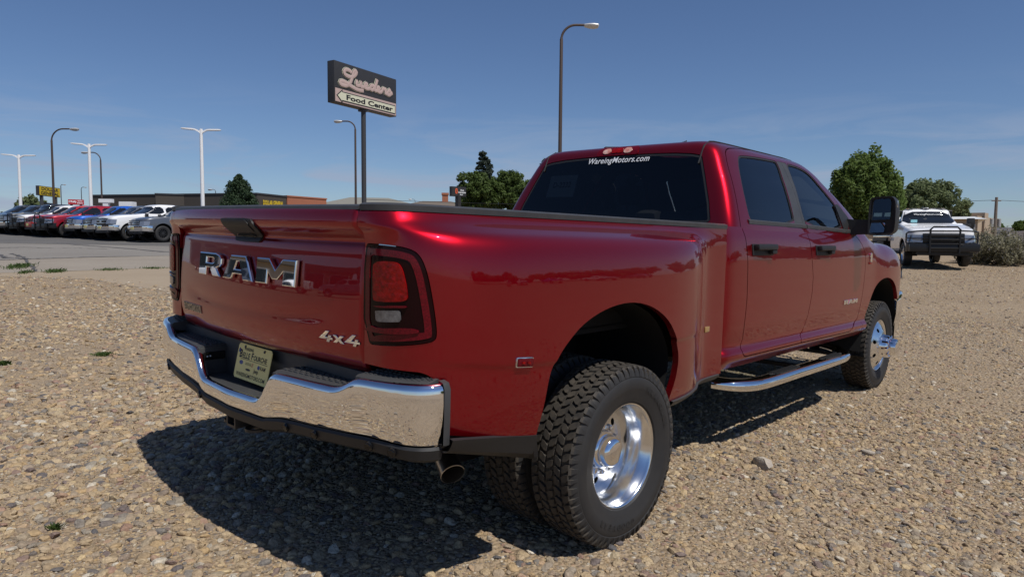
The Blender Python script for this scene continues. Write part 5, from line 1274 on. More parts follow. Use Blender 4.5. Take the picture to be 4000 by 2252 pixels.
# ================================================================== signs and lamps
M['sign_black'] = mat('sign_charcoal', (.030, .030, .032), .5, noise=(2, .4, (.045, .043, .043)))
M['sign_pink'] = mat('faded_sign_face', (.46, .34, .31), .5, noise=(1.2, .5, (.55, .43, .39)))
M['sign_cream'] = mat('sign_cream', (.62, .62, .47), .5)
M['pole_dark'] = mat('painted_pole', (.045, .046, .05), .5)
M['lamp_brown'] = mat('weathered_brown_pole', (.085, .062, .052), .6, .3)
M['lamp_white'] = mat('white_lamp_paint', (.80, .80, .80), .4)
M['yellow'] = mat('yellow_sign', (.72, .50, .02), .5); M['sign_red'] = mat('red_sign', (.42, .03, .04), .5); M['orange'] = mat('orange_print', (.75, .13, .05), .5)
def sign_frame(pxl, dl, pxr, dr, py_mid):
    A, B = Vector(at_dist(pxl, py_mid, dl)), Vector(at_dist(pxr, py_mid, dr)); x = B-A; x.z = 0; W_ = x.length; x.normalize(); c = (A+B)/2
    return frame_matrix(c, x, (0, 0, 1)), W_
# grocery sign
fm, W_ = sign_frame(1306, 42.9, 1548, 47.2, 350); 
zt_, zb_ = (at_dist(1306, 246, 42.9)[2]+at_dist(1548, 300, 47.2)[2])/2, (at_dist(1308, 408, 42.9)[2]+at_dist(1548, 447, 47.2)[2])/2; H_ = zt_-zb_; cz = (zt_+zb_)/2
fm[2][3] = cz
sx, sy, _ = on_ground(1423, 45.2); base_z = float(ground_z(sx, sy))
SG = empty('pole_sign', (sx, sy, base_z)); tag(SG, 'black roadside sign with pink script lettering and white arrow on tall pole', 'sign')
inv = Matrix.Translation((-sx, -sy, -base_z))
def sadd(mb, name, m, par=SG, sm=True, **k): mb.xf(inv); return mb.obj(name, m, par, sm=sm, **k)
sadd(MB().box(-W_/2, W_/2, -H_/2, H_/2, -.55, 0, .03).xf(fm), 'sign_cabinet', M['sign_black'])
sadd(MB().box(-W_/2+.06, W_/2-.06, -H_/2+.06, -H_/2+H_*.345, 0, .02).xf(fm), 'lower_panel', M['sign_pink'], sm=False)
aw = W_-.30; ay = -H_/2+H_*.175; ah = H_*.115
arrow = [(-aw/2, ay), (-aw/2+.50, ay+ah*1.45), (-aw/2+.50, ay+ah), (aw/2, ay+ah), (aw/2, ay-ah), (-aw/2+.50, ay-ah), (-aw/2+.50, ay-ah*1.45)]
sadd(MB().prism(arrow, .02, .035).xf(fm), 'arrow', M['sign_black'], sm=False)
ar = np.array(arrow); ai = np.array([(-aw/2+.09, ay), (-aw/2+.45, ay+ah*1.02), (-aw/2+.45, ay+ah*.80), (aw/2-.05, ay+ah*.80), (aw/2-.05, ay-ah*.80), (-aw/2+.45, ay-ah*.80), (-aw/2+.45, ay-ah*1.02)])
sadd(MB().prism([tuple(p) for p in ai], .036, .042).xf(fm), 'arrow', M['sign_cream'], sm=False)
v, f = text_geo('Food Center', size=1, offset=.035); v = np.array(v); w0 = v[:, 0].max()-v[:, 0].min(); h0 = v[:, 1].max()-v[:, 1].min(); v[:, :2] -= (v[:, :2].max(0)+v[:, :2].min(0))/2
v = v*[W_*.76/w0, ah*1.15/h0, 1]+[.28, ay, .047]; sadd(MB().add([tuple(p) for p in v], f).xf(fm), 'lettering', M['ink'], sm=False, fix=False)
# brush script, stroke by stroke, in a 0..1 box taken from the sign face
def script(strokes, r, m, zoff, name):
    mb = MB()
    for st in strokes:
        P = np.array(st, float); t = np.r_[0, np.cumsum(np.linalg.norm(np.diff(P, axis=0), axis=1))]; P = pchip(t, P, np.linspace(0, t[-1], max(10, int(t[-1]*40))))
        mb.tube([((p[0]-.5)*W_, (p[1])*H_-H_/2, zoff) for p in P], r, 8, True)
    mb.v = [(p[0], p[1], zoff+(p[2]-zoff)*.12) for p in mb.v]
    sadd(mb.xf(fm), name, m)
Ls = [[(.28, .865), (.25, .90), (.20, .90), (.165, .845), (.185, .78), (.25, .76)], [(.25, .76), (.31, .80), (.35, .87), (.36, .925), (.335, .935), (.31, .87), (.285, .74), (.25, .62), (.19, .545), (.12, .545), (.10, .59), (.14, .625), (.20, .61), (.28, .565), (.38, .535), (.47, .545)],
      [(.375, .74), (.355, .66), (.365, .625), (.40, .63), (.43, .70), (.44, .745)], [(.44, .745), (.425, .66), (.435, .625), (.475, .635)],
      [(.475, .635), (.53, .68), (.535, .715), (.51, .73), (.49, .69), (.495, .635), (.53, .62), (.575, .645)],
      [(.66, .70), (.63, .735), (.59, .70), (.585, .65), (.61, .625), (.65, .67)], [(.705, .90), (.685, .80), (.66, .68), (.665, .635), (.70, .645)],
      [(.70, .645), (.745, .69), (.745, .725), (.72, .735), (.705, .69), (.715, .64), (.75, .63), (.785, .66)],
      [(.785, .66), (.80, .73), (.815, .745), (.83, .73), (.855, .735), (.85, .69), (.845, .645), (.87, .64)],
      [(.87, .64), (.905, .72), (.92, .755), (.935, .71), (.935, .65), (.90, .625), (.875, .645)], [(.935, .66), (.97, .70)]]
def fit(ss): return [[(.075+(x-.10)*.97, .455+(y-.545)*1.12-.03*(x-.1)) for x, y in s] for s in ss]
Ls = fit(Ls)
script(Ls, .150, M['sign_cream'], .010, 'script_outline'); script(Ls, .128, M['sign_black'], .030, 'script_shadow'); script(Ls, .108, M['sign_pink'], .055, 'script_lettering')
pole_top = cz-H_/2
sadd(MB().lathe([(.15, base_z-.5), (.15, pole_top+.1)], 20, 'z', (sx, sy, 0)).add(*(lambda mm: (mm.v, mm.f))(MB().box(sx-.24, sx+.24, sy-.24, sy+.24, pole_top-.10, pole_top+.05))), 'pole', M['pole_dark'])

def street_lamp(px, py_top, dist, side, reach_px, label, col='lamp_brown', r=.085):
    b = on_ground(px, dist); h = h_at(px, py_top, dist); L = empty('street_lamp', b); tag(L, label, 'street lamp', 'curved brown street lamps')
    d = Vector((wR[0], wR[1], 0)).normalized()*side; reach = reach_px*dist/CAM_F; hc = h-reach*.62
    P = [(0, 0, -.4), (0, 0, hc*.5), (0, 0, hc)]+[tuple(d*reach*.62*(1-math.cos(t))+Vector((0, 0, hc+reach*.62*math.sin(t)))) for t in np.linspace(.15, math.pi/2, 9)]
    end = Vector(P[-1])+d*reach*.38; P.append(tuple(end)); n = len(P)
    MB().tube(P, [r*1.2, r, r*.85]+[r*.62]*(n-3), 10).obj('pole', M[col], L)
    hd = MB(); hd.lathe([(.0, -.34), (.09, -.30), (.15, -.1), (.17, .12), (.13, .30), (.0, .36)], 14, 'z'); hd.v = [(p[0], p[1]*.5 if p[1] > 0 else p[1]*.95, p[2]) for p in hd.v]
    q = Matrix((( -d.y, 0, d.x, end.x+d.x*.28), (d.x, 0, d.y, end.y+d.y*.28), (0, 1, 0, end.z), (0, 0, 0, 1))); hd.xf(q); hd.obj('lamp_head', mat('lamp_head', (.55, .56, .56), .4, .4) if 'lamp_head_m' not in M else M['lamp_head_m'], L)
street_lamp(2183, 98, 31, 1, 88, 'tall brown street lamp rising behind the red cab roof')
street_lamp(1391, 474, 56, -1, 50, 'brown street lamp curving left beside the black pole sign')
street_lamp(216, 504, 63, 1, 62, 'brown street lamp standing in front of the yellow sign')
street_lamp(403, 596, 81, -1, 42, 'brown street lamp curving left behind the white double lamp post')
street_lamp(245, 721, 190, 1, 8, 'thin far street lamp just right of the yellow sign', 'pole_dark', .10)
street_lamp(324, 731, 200, 1, 10, 'thin far street lamp above the red sign', 'pole_dark', .10)
street_lamp(846, 740, 110, -1, 12, 'thin street lamp beside the dark brown store', 'pole_dark', .06)
street_lamp(1622, 778, 150, -1, 14, 'thin street lamp over the brown roof with chimney', 'pole_dark', .06)
def twin_lamp(px, py_top, dist, wpx, label):
    b = on_ground(px, dist); h = h_at(px, py_top, dist); L = empty('lamp_post', b); tag(L, label, 'lamp post', 'white double headed lamp posts of the car lot'); w = wpx*dist/CAM_F/2; d = Vector((wR[0], wR[1], 0)).normalized(); d = Vector((d.x*.96-d.y*.28, d.y*.96+d.x*.28, 0))
    MB().tube([(0, 0, -.3), (0, 0, h*.5), (0, 0, h+.06)], [.125, .115, .09], 14).obj('pole', M['lamp_white'], L)
    for s in (1, -1):
        V = []
        for t, wd, th, zz_ in ((.03, .07, .10, -.14), (.18, .08, .08, -.03), (.32, .13, .06, .03), (.45, .17, .06, .04), (.9, .17, .05, .06), (1.0, .10, .03, .06)):
            c = d*s*w*t; a = Vector((-d.y, d.x, 0))
            V += [tuple(c+a*wd+Vector((0, 0, h+zz_-th))), tuple(c-a*wd+Vector((0, 0, h+zz_-th))), tuple(c-a*wd+Vector((0, 0, h+zz_+th*.4))), tuple(c+a*wd+Vector((0, 0, h+zz_+th*.4)))]
        MB().add(V, [(k*4+c, k*4+(c+1) % 4, k*4+4+(c+1) % 4, k*4+4+c) for k in range(5) for c in range(4)]+[(0, 1, 2, 3), (20, 21, 22, 23)]).obj('lamp_head', M['lamp_white'], L)
twin_lamp(795, 508, 48, 130, 'white double lamp post next to the dark brown store'); twin_lamp(360, 566, 58, 106, 'white double lamp post in front of a curved brown lamp'); twin_lamp(86, 608, 66, 94, 'white double lamp post left of the yellow sign')

# store sign (yellow)
def box_sign(name, label, pxl, pxr, pyt, pyb, dist, ddist, face, edge, thick, lines, ink, legs, leg_mat='pole_dark', bar=False, pad=.06):
    fm, W_ = sign_frame(pxl, dist, pxr, dist+ddist, (pyt+pyb)/2); zt = at_dist((pxl+pxr)/2, pyt, dist+ddist/2)[2]; zb = at_dist((pxl+pxr)/2, pyb, dist+ddist/2)[2]; H_ = zt-zb; fm[2][3] = (zt+zb)/2
    o = fm.to_translation(); gz_ = float(ground_z(o.x, o.y)); E_ = empty(name, (o.x, o.y, gz_)); tag(E_, label, 'sign'); inv = Matrix.Translation((-o.x, -o.y, -gz_))
    MB().box(-W_/2, W_/2, -H_/2, H_/2, -thick, 0).xf(fm).xf(inv).obj('sign_cabinet', M[edge], E_)
    MB().box(-W_/2+pad, W_/2-pad, -H_/2+pad, H_/2-pad, 0, .02).xf(fm).xf(inv).obj('sign_face', M[face], E_)
    for txt, cx, cy, w, h, mm in lines:
        v, f = text_geo(txt, size=1, offset=.03); v = np.array(v); v[:, :2] -= (v[:, :2].max(0)+v[:, :2].min(0))/2; w0, h0 = np.ptp(v[:, 0]), np.ptp(v[:, 1]); v = v*[w*W_/w0, h*H_/h0, 1]+[cx*W_, cy*H_, .028]
        MB().add([tuple(p) for p in v], f).xf(fm).xf(inv).obj('lettering', M[mm], E_, sm=False, fix=False)
    for x in legs:
        c = fm@Vector((x*W_, 0, -thick/2)); MB().box(c.x-.16, c.x+.16, c.y-.16, c.y+.16, gz_-.5, zb+.02).xf(inv).obj('post', M[leg_mat], E_)
    if bar: MB().box(-W_*.33, W_*.33, -H_/2-1.25, -H_/2-.75, -thick*.7, -thick*.3).xf(fm).xf(inv).obj('name_bar', M['sign_black'], E_)
    return E_, fm, inv, W_, H_
box_sign('store_sign', 'yellow box sign with two lines of black lettering on two posts', 153, 235, 730, 767, 95, 4, 'yellow', 'sign_black', .35, [('DOLLAR', .0, .22, .80, .34, 'ink'), ('GENERAL', .0, -.22, .88, .34, 'ink')], 'ink', (-.33, .33), bar=True)
M['green_print'] = mat('green_print', (.01, .12, .05), .5)
box_sign('store_sign', 'red roadside sign with white lettering behind the parked trucks', 266, 328, 779, 799, 130, 0, 'sign_red', 'sign_red', .5, [("O'Reilly", -.22, .05, .50, .5, 'white_text'), ('AUTO', .24, .22, .30, .26, 'white_text'), ('PARTS', .24, -.18, .34, .26, 'white_text')], 'ink', (-.3, .3))
E_, fmb, invb, Wb, Hb = box_sign('bank_sign', 'black bank sign with red emblem and white lettering on a wide post', 1764, 1821, 729, 767, 72, 1.0, 'sign_black', 'sign_black', .4, [('First', .22, .15, .24, .16, 'white_text'), ('Interstate', .21, -.07, .50, .17, 'white_text'), ('Bank', .17, -.30, .20, .13, 'white_text')], 'ink', ())
q_ = fmb@Vector((.02*Wb, 0, -.2)); MB().box(q_.x-.24, q_.x+.24, q_.y-.2, q_.y+.2, float(ground_z(q_.x, q_.y))-.4, q_.z-Hb/2).xf(invb).obj('post', M['sign_black'], E_)
v, f = curve_geo([[(.075*Wb*math.copysign(abs(math.cos(t))**.6, math.cos(t))-.18*Wb, .04*Hb+.27*Hb*math.copysign(abs(math.sin(t))**.7, math.sin(t))) for t in np.linspace(0, 6.28, 24)[:-1]]], .005, 0); MB().add([(p[0], p[1], p[2]+.03) for p in v], f).xf(fmb).xf(invb).obj('emblem', M['orange'], E_, sm=False, fix=False)
MB().box(-.20*Wb, -.16*Wb, -.10*Hb, .18*Hb, .036, .042).box(-.225*Wb, -.135*Wb, .15*Hb, .19*Hb, .036, .042).box(-.225*Wb, -.135*Wb, -.11*Hb, -.07*Hb, .036, .042).xf(fmb).xf(invb).obj('emblem', M['sign_black'], E_, sm=False)

# ================================================================== buildings
M['brown_wall'] = mat('dark_brown_siding', (.062, .052, .043), .75, noise=(.6, .4, (.075, .063, .05))); M['brick_o'] = mat('orange_brick', (.36, .135, .075), .85, noise=(2, .5, (.30, .11, .065)))
M['roof_g'] = mat('grey_green_roof', (.20, .195, .165), .8, noise=(1, .5, (.24, .225, .19))); M['roof_b'] = mat('brown_shingle_roof', (.155, .125, .098), .85, noise=(3, .5, (.12, .1, .08))); M['beige'] = mat('beige_stucco', (.42, .33, .24), .85); M['roof_w'] = mat('white_metal_roof', (.72, .72, .70), .4); M['tan_wall'] = mat('tan_wall', (.33, .27, .21), .8)
def facing_building(name, label, pxl, dl, pxr, dr, py_top, wallm, depth=14, roof=None, trim=True, cat='building', wins=0, top_r=None):
    A, B = Vector(at_dist(pxl, py_top, dl)), Vector(at_dist(pxr, py_top if top_r is None else top_r, dr)); x = B-A; x.z = 0; W_ = x.length; x.normalize(); yb_ = Vector((-x.y, x.x, 0)); g0 = min(float(ground_z(A.x, A.y)), float(ground_z(B.x, B.y)))-.5
    h = (A.z+B.z)/2-g0
    E_ = empty(name, (A.x, A.y, g0)); E_.rotation_euler = (0, 0, math.atan2(x.y, x.x)); tag(E_, label, cat)
    MB().box(0, W_, 0, depth, 0, h).obj('wall', M[wallm], E_, sm=False)
    if trim: MB().box(-.08, W_+.08, -.08, depth+.08, h, h+.18).obj('parapet', M['pole_dark'] if wallm == 'brown_wall' else M[wallm], E_, sm=False)
    for k in range(wins):
        xw = W_*(k+.5)/wins; fr = MB().box(xw-W_/wins*.32, xw+W_/wins*.32, -.05, .02, .6, min(2.9, h-.6)).obj('window', M['pole_dark'], E_, sm=False); MB().box(xw-W_/wins*.29, xw+W_/wins*.29, -.055, -.051, .68, min(2.8, h-.68)).obj('pane', M['gloss_black'], fr, sm=False)
    return E_, W_, h
def facade_text(E_, W_, h, txt, x, z, w, hh, m='yellow', dep=.06):
    v, f = text_geo(txt, size=1, offset=.04, extr=.0); v = np.array(v); v[:, :2] -= (v[:, :2].max(0)+v[:, :2].min(0))/2; v = v*[w/np.ptp(v[:, 0]), hh/np.ptp(v[:, 1]), 1]
    MB().add([(x+p[0], -.06-dep, z+p[1]) for p in v], f).obj('lettering', M[m], E_, sm=False, fix=False)
E_, W_, h = facing_building('store_building', 'long dark brown flat roofed store with yellow letters on two walls', 1004, 92, 1118, 97, 762, 'brown_wall', 26, wins=3, top_r=766)
facade_text(E_, W_, h, 'DOLLAR GENERAL', W_*.52, h-.95, W_*.70, .62)
A2 = facing_building('store_building', 'dark brown store side wall behind the white lamp post', 607, 99, 1000, 99, 767, 'brown_wall', 10, wins=5, top_r=764); facade_text(*A2, 'DOLLAR GENERAL', A2[1]*.24, A2[2]-1.75, A2[1]*.135, .55)
facing_building('brick_building', 'orange brick building joined to the dark brown store', 1122, 99, 1275, 104, 771, 'brick_o', 20, wins=4, top_r=776)
def gable(name, label, pxl, pxr, dist, py_ridge, py_eave, wallm, roofm, depth=12, hip=True):
    A, B = Vector(at_dist(pxl, py_eave, dist)), Vector(at_dist(pxr, py_eave, dist)); x = B-A; x.z = 0; W_ = x.length; x.normalize(); g0 = float(ground_z(A.x, A.y))-.5; he = A.z-g0; hr = at_dist((pxl+pxr)/2, py_ridge, dist+depth/2)[2]-g0
    E_ = empty(name, (A.x, A.y, g0)); E_.rotation_euler = (0, 0, math.atan2(x.y, x.x)); tag(E_, label, 'building'); MB().box(0, W_, 0, depth, 0, he).obj('wall', M[wallm], E_, sm=False)
    i = min(depth*.5, W_*.3) if hip else 0; o = .5
    MB().add([(-o, -o, he), (W_+o, -o, he), (W_+o, depth+o, he), (-o, depth+o, he), (i, depth/2, hr), (W_-i, depth/2, hr)], [(0, 1, 5, 4), (1, 2, 5), (2, 3, 4, 5), (3, 0, 4), (3, 2, 1, 0)]).obj('roof', M[roofm], E_, sm=False)
    for k in range(3):
        xw = W_*(k+.5)/3; fr = MB().box(xw-.7, xw+.7, -.05, .02, .9, min(2.3, he-.3)).obj('window', M['roof_w'], E_, sm=False); MB().box(xw-.62, xw+.62, -.056, -.051, .98, min(2.22, he-.38)).obj('pane', M['gloss_black'], fr, sm=False)
    return E_, W_, he, hr, depth
gable('hip_roof_building', 'low building with a broad grey green hip roof', 1240, 1640, 105, 772, 800, 'tan_wall', 'roof_g', 16)
hb_ = gable('bungalow', 'low house with brown shingle roof and brick chimney', 1560, 1850, 112, 786, 806, 'tan_wall', 'roof_b', 12)
cxn = hb_[1]*.62; MB().box(cxn-.5, cxn+.5, hb_[4]*.45, hb_[4]*.55+.3, hb_[3]-.6, hb_[3]+1.05).box(cxn-.6, cxn+.6, hb_[4]*.45-.1, hb_[4]*.55+.4, hb_[3]+1.05, hb_[3]+1.4).obj('chimney', M['brick_o'], hb_[0], sm=False)
# right hand buildings
E_, W_, h = facing_building('stucco_building', 'beige stucco building with a square chimney and dark lettering', 3818, 72, 3885, 80, 848, 'beige', 12, wins=0, trim=False)
MB().box(W_*.28, W_*.50, -.15, 1.2, 0, h+.35).obj('chimney', M['beige'], E_, sm=False); MB().box(W_*.80, W_*.84, -.05, 0, h*.5, h*.75).obj('wall_mark', M['roof_b'], E_, sm=False); MB().box(W_*.87, W_*.93, -.05, 0, h*.5, h*.75).obj('wall_mark', M['roof_b'], E_, sm=False)
gable('metal_roof_building', 'long low building with white metal roof behind the flatbed truck', 3470, 3820, 52, 847, 858, 'tan_wall', 'roof_w', 10, False)
facing_building('white_building', 'long white low building beyond the sage shrubs', 3884, 95, 4010, 92, 888, 'roof_w', 8, wins=0, trim=False)
facing_building('white_fence', 'pale grey board fence right of the sage shrubs', 3915, 62, 4040, 58, 902, 'roof_w', .12, wins=0, trim=False, cat='fence')
# utility pole with crossarm, transformers and wires
ub = on_ground(3884, 74); uh = h_at(3886, 770, 74); UP = empty('utility_pole', ub); tag(UP, 'wooden utility pole with transformers and crossarm', 'utility pole'); M['wood'] = mat('grey_wood', (.20, .165, .135), .85, noise=(5, .6, (.14, .115, .095)))
MB().tube([(0, 0, -.5), (0, 0, uh)], [.16, .11], 10).obj('pole', M['wood'], UP); dx_ = Vector((wR[0], wR[1], 0)).normalized()
def bar_(z, w, m='wood'): MB().tube([tuple(-dx_*w+Vector((0, 0, z))), tuple(dx_*w+Vector((0, 0, z)))], .055, 6).obj('crossarm', M[m], UP)
bar_(uh-.3, .40); bar_(uh-1.9, .45)
for s in (-.30, .34): MB().lathe([(0, 0), (.15, .02), (.15, .70), (.0, .74)], 14, 'z', (dx_.x*s, dx_.y*s, uh-2.6)).obj('transformer', mat('transformer', (.35, .36, .36), .5), UP)
for z, s in ((uh-.25, 1), (uh-3.6, 1), (uh-4.1, 1)):
    for sg in (1, -1):
        e = dx_*sg*55+Vector((0, 0, -.4)); P = [tuple(Vector((0, 0, z))+e*t+Vector((0, 0, -2.2*t*(1-t)))) for t in np.linspace(0, 1, 14)]
        MB().tube(P, .018, 5).obj('wire', M['ink'], UP)
# white fuel canopy pieces behind the row
cb = on_ground(420, 80); CN = empty('white_canopy', cb); tag(CN, 'white flat topped canopy on a thick post behind the parked trucks', 'canopy')
hz = h_at(415, 777, 80); wd = 44*80/CAM_F/2; cr = dx_
def rbox(c, w, d, z0, z1, nm, par, m='lamp_white'):
    a = Vector((-cr.y, cr.x, 0)); P = [Vector((c[0], c[1], 0))+cr*sx_*w+a*sy_*d for sx_, sy_ in ((-1, -1), (1, -1), (1, 1), (-1, 1))]; MB().prism([(p.x, p.y) for p in P], z0, z1).obj(nm, M[m], par, sm=False)
rbox((0, 0), wd, .22, hz-.36, hz, 'canopy_roof', CN); rbox((0, 0), .26, .18, 0, hz-.36, 'canopy_post', CN)
cb2 = on_ground(503, 82); CN2 = empty('white_box_trailer', cb2); tag(CN2, 'white box trailer roof showing behind the white pickup', 'trailer'); hz2 = h_at(503, 788, 82); rbox((0, 0), 22*82/CAM_F, .45, .6, hz2, 'trailer_box', CN2); rbox((0, 0), 20*82/CAM_F, .40, .25, .6, 'trailer_frame', CN2, 'pole_dark')

# ================================================================== shrubs, weeds, grass
def shrub(px, dist, h, w, m, seed, label, group, n=5200, leaf=.042):
    r = np.random.default_rng(seed); E_ = empty('sage_shrub', on_ground(px, dist)); tag(E_, label, 'shrub', group); C, Rd = [], []; mb = MB()
    for k in range(40):
        a = r.uniform(0, 6.283); q = r.uniform(0, 1)**.5; C.append((w/2*q*math.cos(a), w/2*q*math.sin(a), h*r.uniform(.15, .95)*(1-.35*q*q))); Rd.append(h*r.uniform(.10, .2))
        if k % 3 == 0: mb.tube([(0, 0, 0), tuple(np.array(C[-1])*[.5, .5, .6]), C[-1]], [.012, .008, .003], 4)
    mb.obj('stems', M['bark'], E_); V, F = leaves(np.array(C), np.array(Rd), n, leaf, r, 1.3, .1); link('foliage', raw('foliage', V, F, m), E_)
GS = 'grey green sage shrubs in the stone edged bed'
for k, (px, d, h, w) in enumerate(((3815, 31.5, 1.2, 1.5), (3850, 33, 1.35, 1.4), (3890, 31, 1.15, 1.5), (3930, 32.5, 1.3, 1.5), (3965, 30.5, 1.05, 1.5), (4000, 32, 1.1, 1.6))): shrub(px, d, h, w, M['sage'], 30+k, 'grey green sage shrub in the stone edged bed beyond the flatbed truck', GS)
M['pink_stone'] = mat('pink_edging_stone', (.46, .33, .27), .9, noise=(4, .7, (.36, .27, .22)))
for k in range(16):
    p = gpt(3770+k*18, 986-2*math.sin(k)); s = .16+.05*math.sin(k*2.3); o = link('edging_stone', STM[k % 14].copy() if k < 14 else STM[k % 14].copy(), None, (p[0], p[1], p[2]+s*.3), (0, 0, k*1.1), (s*1.25, s, s*1.5)); o.data.materials.clear(); o.data.materials.append(M['pink_stone']); tag(o, 'pinkish stone in the low edging of the sage shrub bed', 'edging stone', 'stones edging the sage shrub bed')
M['grass'] = leafmat('grass_blades', (.05, .09, .02), (.10, .15, .04))
def tuft(px, py, wpx, hgt, n, seed, label, spread=None):
    r = np.random.default_rng(seed); c = gpt(px, py); e = gpt(px+wpx/2, py); w = np.hypot(*(e-c)[:2]); dirx = (e-c)[:2]/w; diry = np.array([-dirx[1], dirx[0]]); dp = spread if spread else w*.5
    E_ = None; V = []; F = []
    for k in range(n):
        u, v_ = r.normal(0, .45), r.normal(0, .45); X, Y = c[:2]+dirx*u*w+diry*v_*dp; z = float(ground_z(X, Y)); a = r.uniform(0, 6.283); l = hgt*r.uniform(.4, 1.2); lean = r.uniform(.2, 1.2); dx, dy = math.cos(a), math.sin(a); b = hgt*.09
        q = len(V); V += [(X-dy*b-c[0], Y+dx*b-c[1], z-c[2]), (X+dy*b-c[0], Y-dx*b-c[1], z-c[2]), (X+dx*l*lean*.4+dy*b*.7-c[0], Y+dy*l*lean*.4-dx*b*.7-c[1], z+l*.7-c[2]), (X+dx*l*lean-c[0], Y+dy*l*lean-c[1], z+l-c[2])]; F.append((q, q+1, q+2, q+3))
    o = link('weed_patch', raw('weed_patch', V, F, M['grass']), None, (c[0], c[1], c[2])); return tag(o, kind='stuff')
tuft(405, 1388, 75, .035, 420, 1, 'small green weed patch lying flat in the gravel left of the bumper'); tuft(15, 1425, 45, .04, 260, 2, 'green weed tuft in the gravel near the picture edge'); tuft(75, 1043, 105, .08, 480, 3, 'ragged green grass strip on the edge of the concrete', 1.0); tuft(215, 1062, 75, .08, 260, 4, 'short green weeds along the concrete edge', .5); tuft(100, 1066, 60, .07, 160, 5, 'thin weeds at the edge of the loose gravel', .5); tuft(430, 1055, 120, .06, 200, 6, 'sparse weeds in the joint between grit and concrete', .3); tuft(600, 1049, 120, .06, 170, 7, 'sparse weeds in the joint close to the red tail lamp', .3); tuft(215, 2068, 45, .03, 70, 8, 'tiny grey green sprig among coarse stones')
M['lawn'] = ground_mat('lawn', (.07, .12, .025), (.10, .15, .035), (.06, .10, .02), .5, 30, .4, 60, .02)
sheet('lawn', gp((3380, 928), (3640, 930), (3700, 920), (3380, 916)), M['lawn'], .01, 1.0)
# ================================================================== other vehicles
TY_S = MB().lathe([(.24, -.10), (.29, -.125), (.36, -.125), (.40, -.105), (.41, -.05), (.41, .05), (.40, .105), (.36, .125), (.29, .125), (.24, .10)], 40, 'x').mesh('tyre', M['rubber'], True, 40)
def spoke_rim(n, w, face, dark):
    mb = MB(); mb.lathe([(.245, .09), (.25, .10), (.235, .105), (.225, .08), (.22, .02)], 40, 'x')
    for k in range(n):
        a = 2*math.pi*k/n; c, s = math.cos(a), math.sin(a)
        def P(r, t, x): return (x, r*c-t*s, r*s+t*c)
        mb.add([P(.04, -w, .09), P(.04, w, .09), P(.225, w*1.2, .085), P(.225, -w*1.2, .085), P(.04, -w, .05), P(.04, w, .05), P(.225, w*1.2, .05), P(.225, -w*1.2, .05)], [(0, 1, 2, 3), (0, 4, 5, 1), (1, 5, 6, 2), (2, 6, 7, 3), (3, 7, 4, 0)])
    mb.lathe([(.0, .10), (.055, .098), (.06, .07)], 20, 'x')
    me = mb.mesh('rim', face, True, 35); return me
RIMS = {'silver': spoke_rim(6, .028, M['alu'], None), 'black': spoke_rim(12, .013, M['steel'], None), 'chrome': spoke_rim(8, .022, M['chrome'], None)}
RIM_BACK = MB().lathe([(.235, .03), (.0, .03)], 24, 'x').mesh('wheel_back', M['dark'], True)
M['car_glass'] = mat('dark_car_glass', (.012, .014, .018), .03, 0, 0, spec=.6)
M['grille_dark'] = mat('grille_black', (.012, .012, .013), .35); M['lamp_clear'] = mat('headlamp_glass', (.30, .31, .33), .10, .5, .8)
def body_nets(L=5.9, nose=2.95, fa=1.95, ra=-1.85, hood=1.20, bed=1.24, W=1.015, cowl=1.30):
    yc = [nose, nose-.03, nose-.12, nose-.32, nose-.7, fa, 1.2, .6, 0, -.9, ra, -2.4, -2.8, -2.92, -2.95]
    xc_ = [.0, .55, .86, .965, 1.0, W, W-.01, W-.012, W-.012, W-.012, W, W-.01, W-.03, W-.09, .0]
    rows = [(0, -.07), (.12, -.02), (.30, 0), (.55, 0), (.80, -.012), (.93, -.03), (1.0, -.07)]
    net = []
    for t, dx in rows:
        r = []
        for x, y in zip(xc_, yc):
            zb_ = .50; zt = np.interp(y, [-2.95, -1.0, .0, .9, 1.35, 2.2, 2.7, 2.95], [bed, bed, bed+.0, (bed+cowl)/2, cowl, hood+.04, hood-.02, hood-.10])
            r.append((max(0, x+dx if x > .1 else 0), y-(.05*t if y > 2.5 else 0)+(0.0 if y > -2.9 else 0), zb_+t*(zt-zb_)))
        net.append(r)
    return net
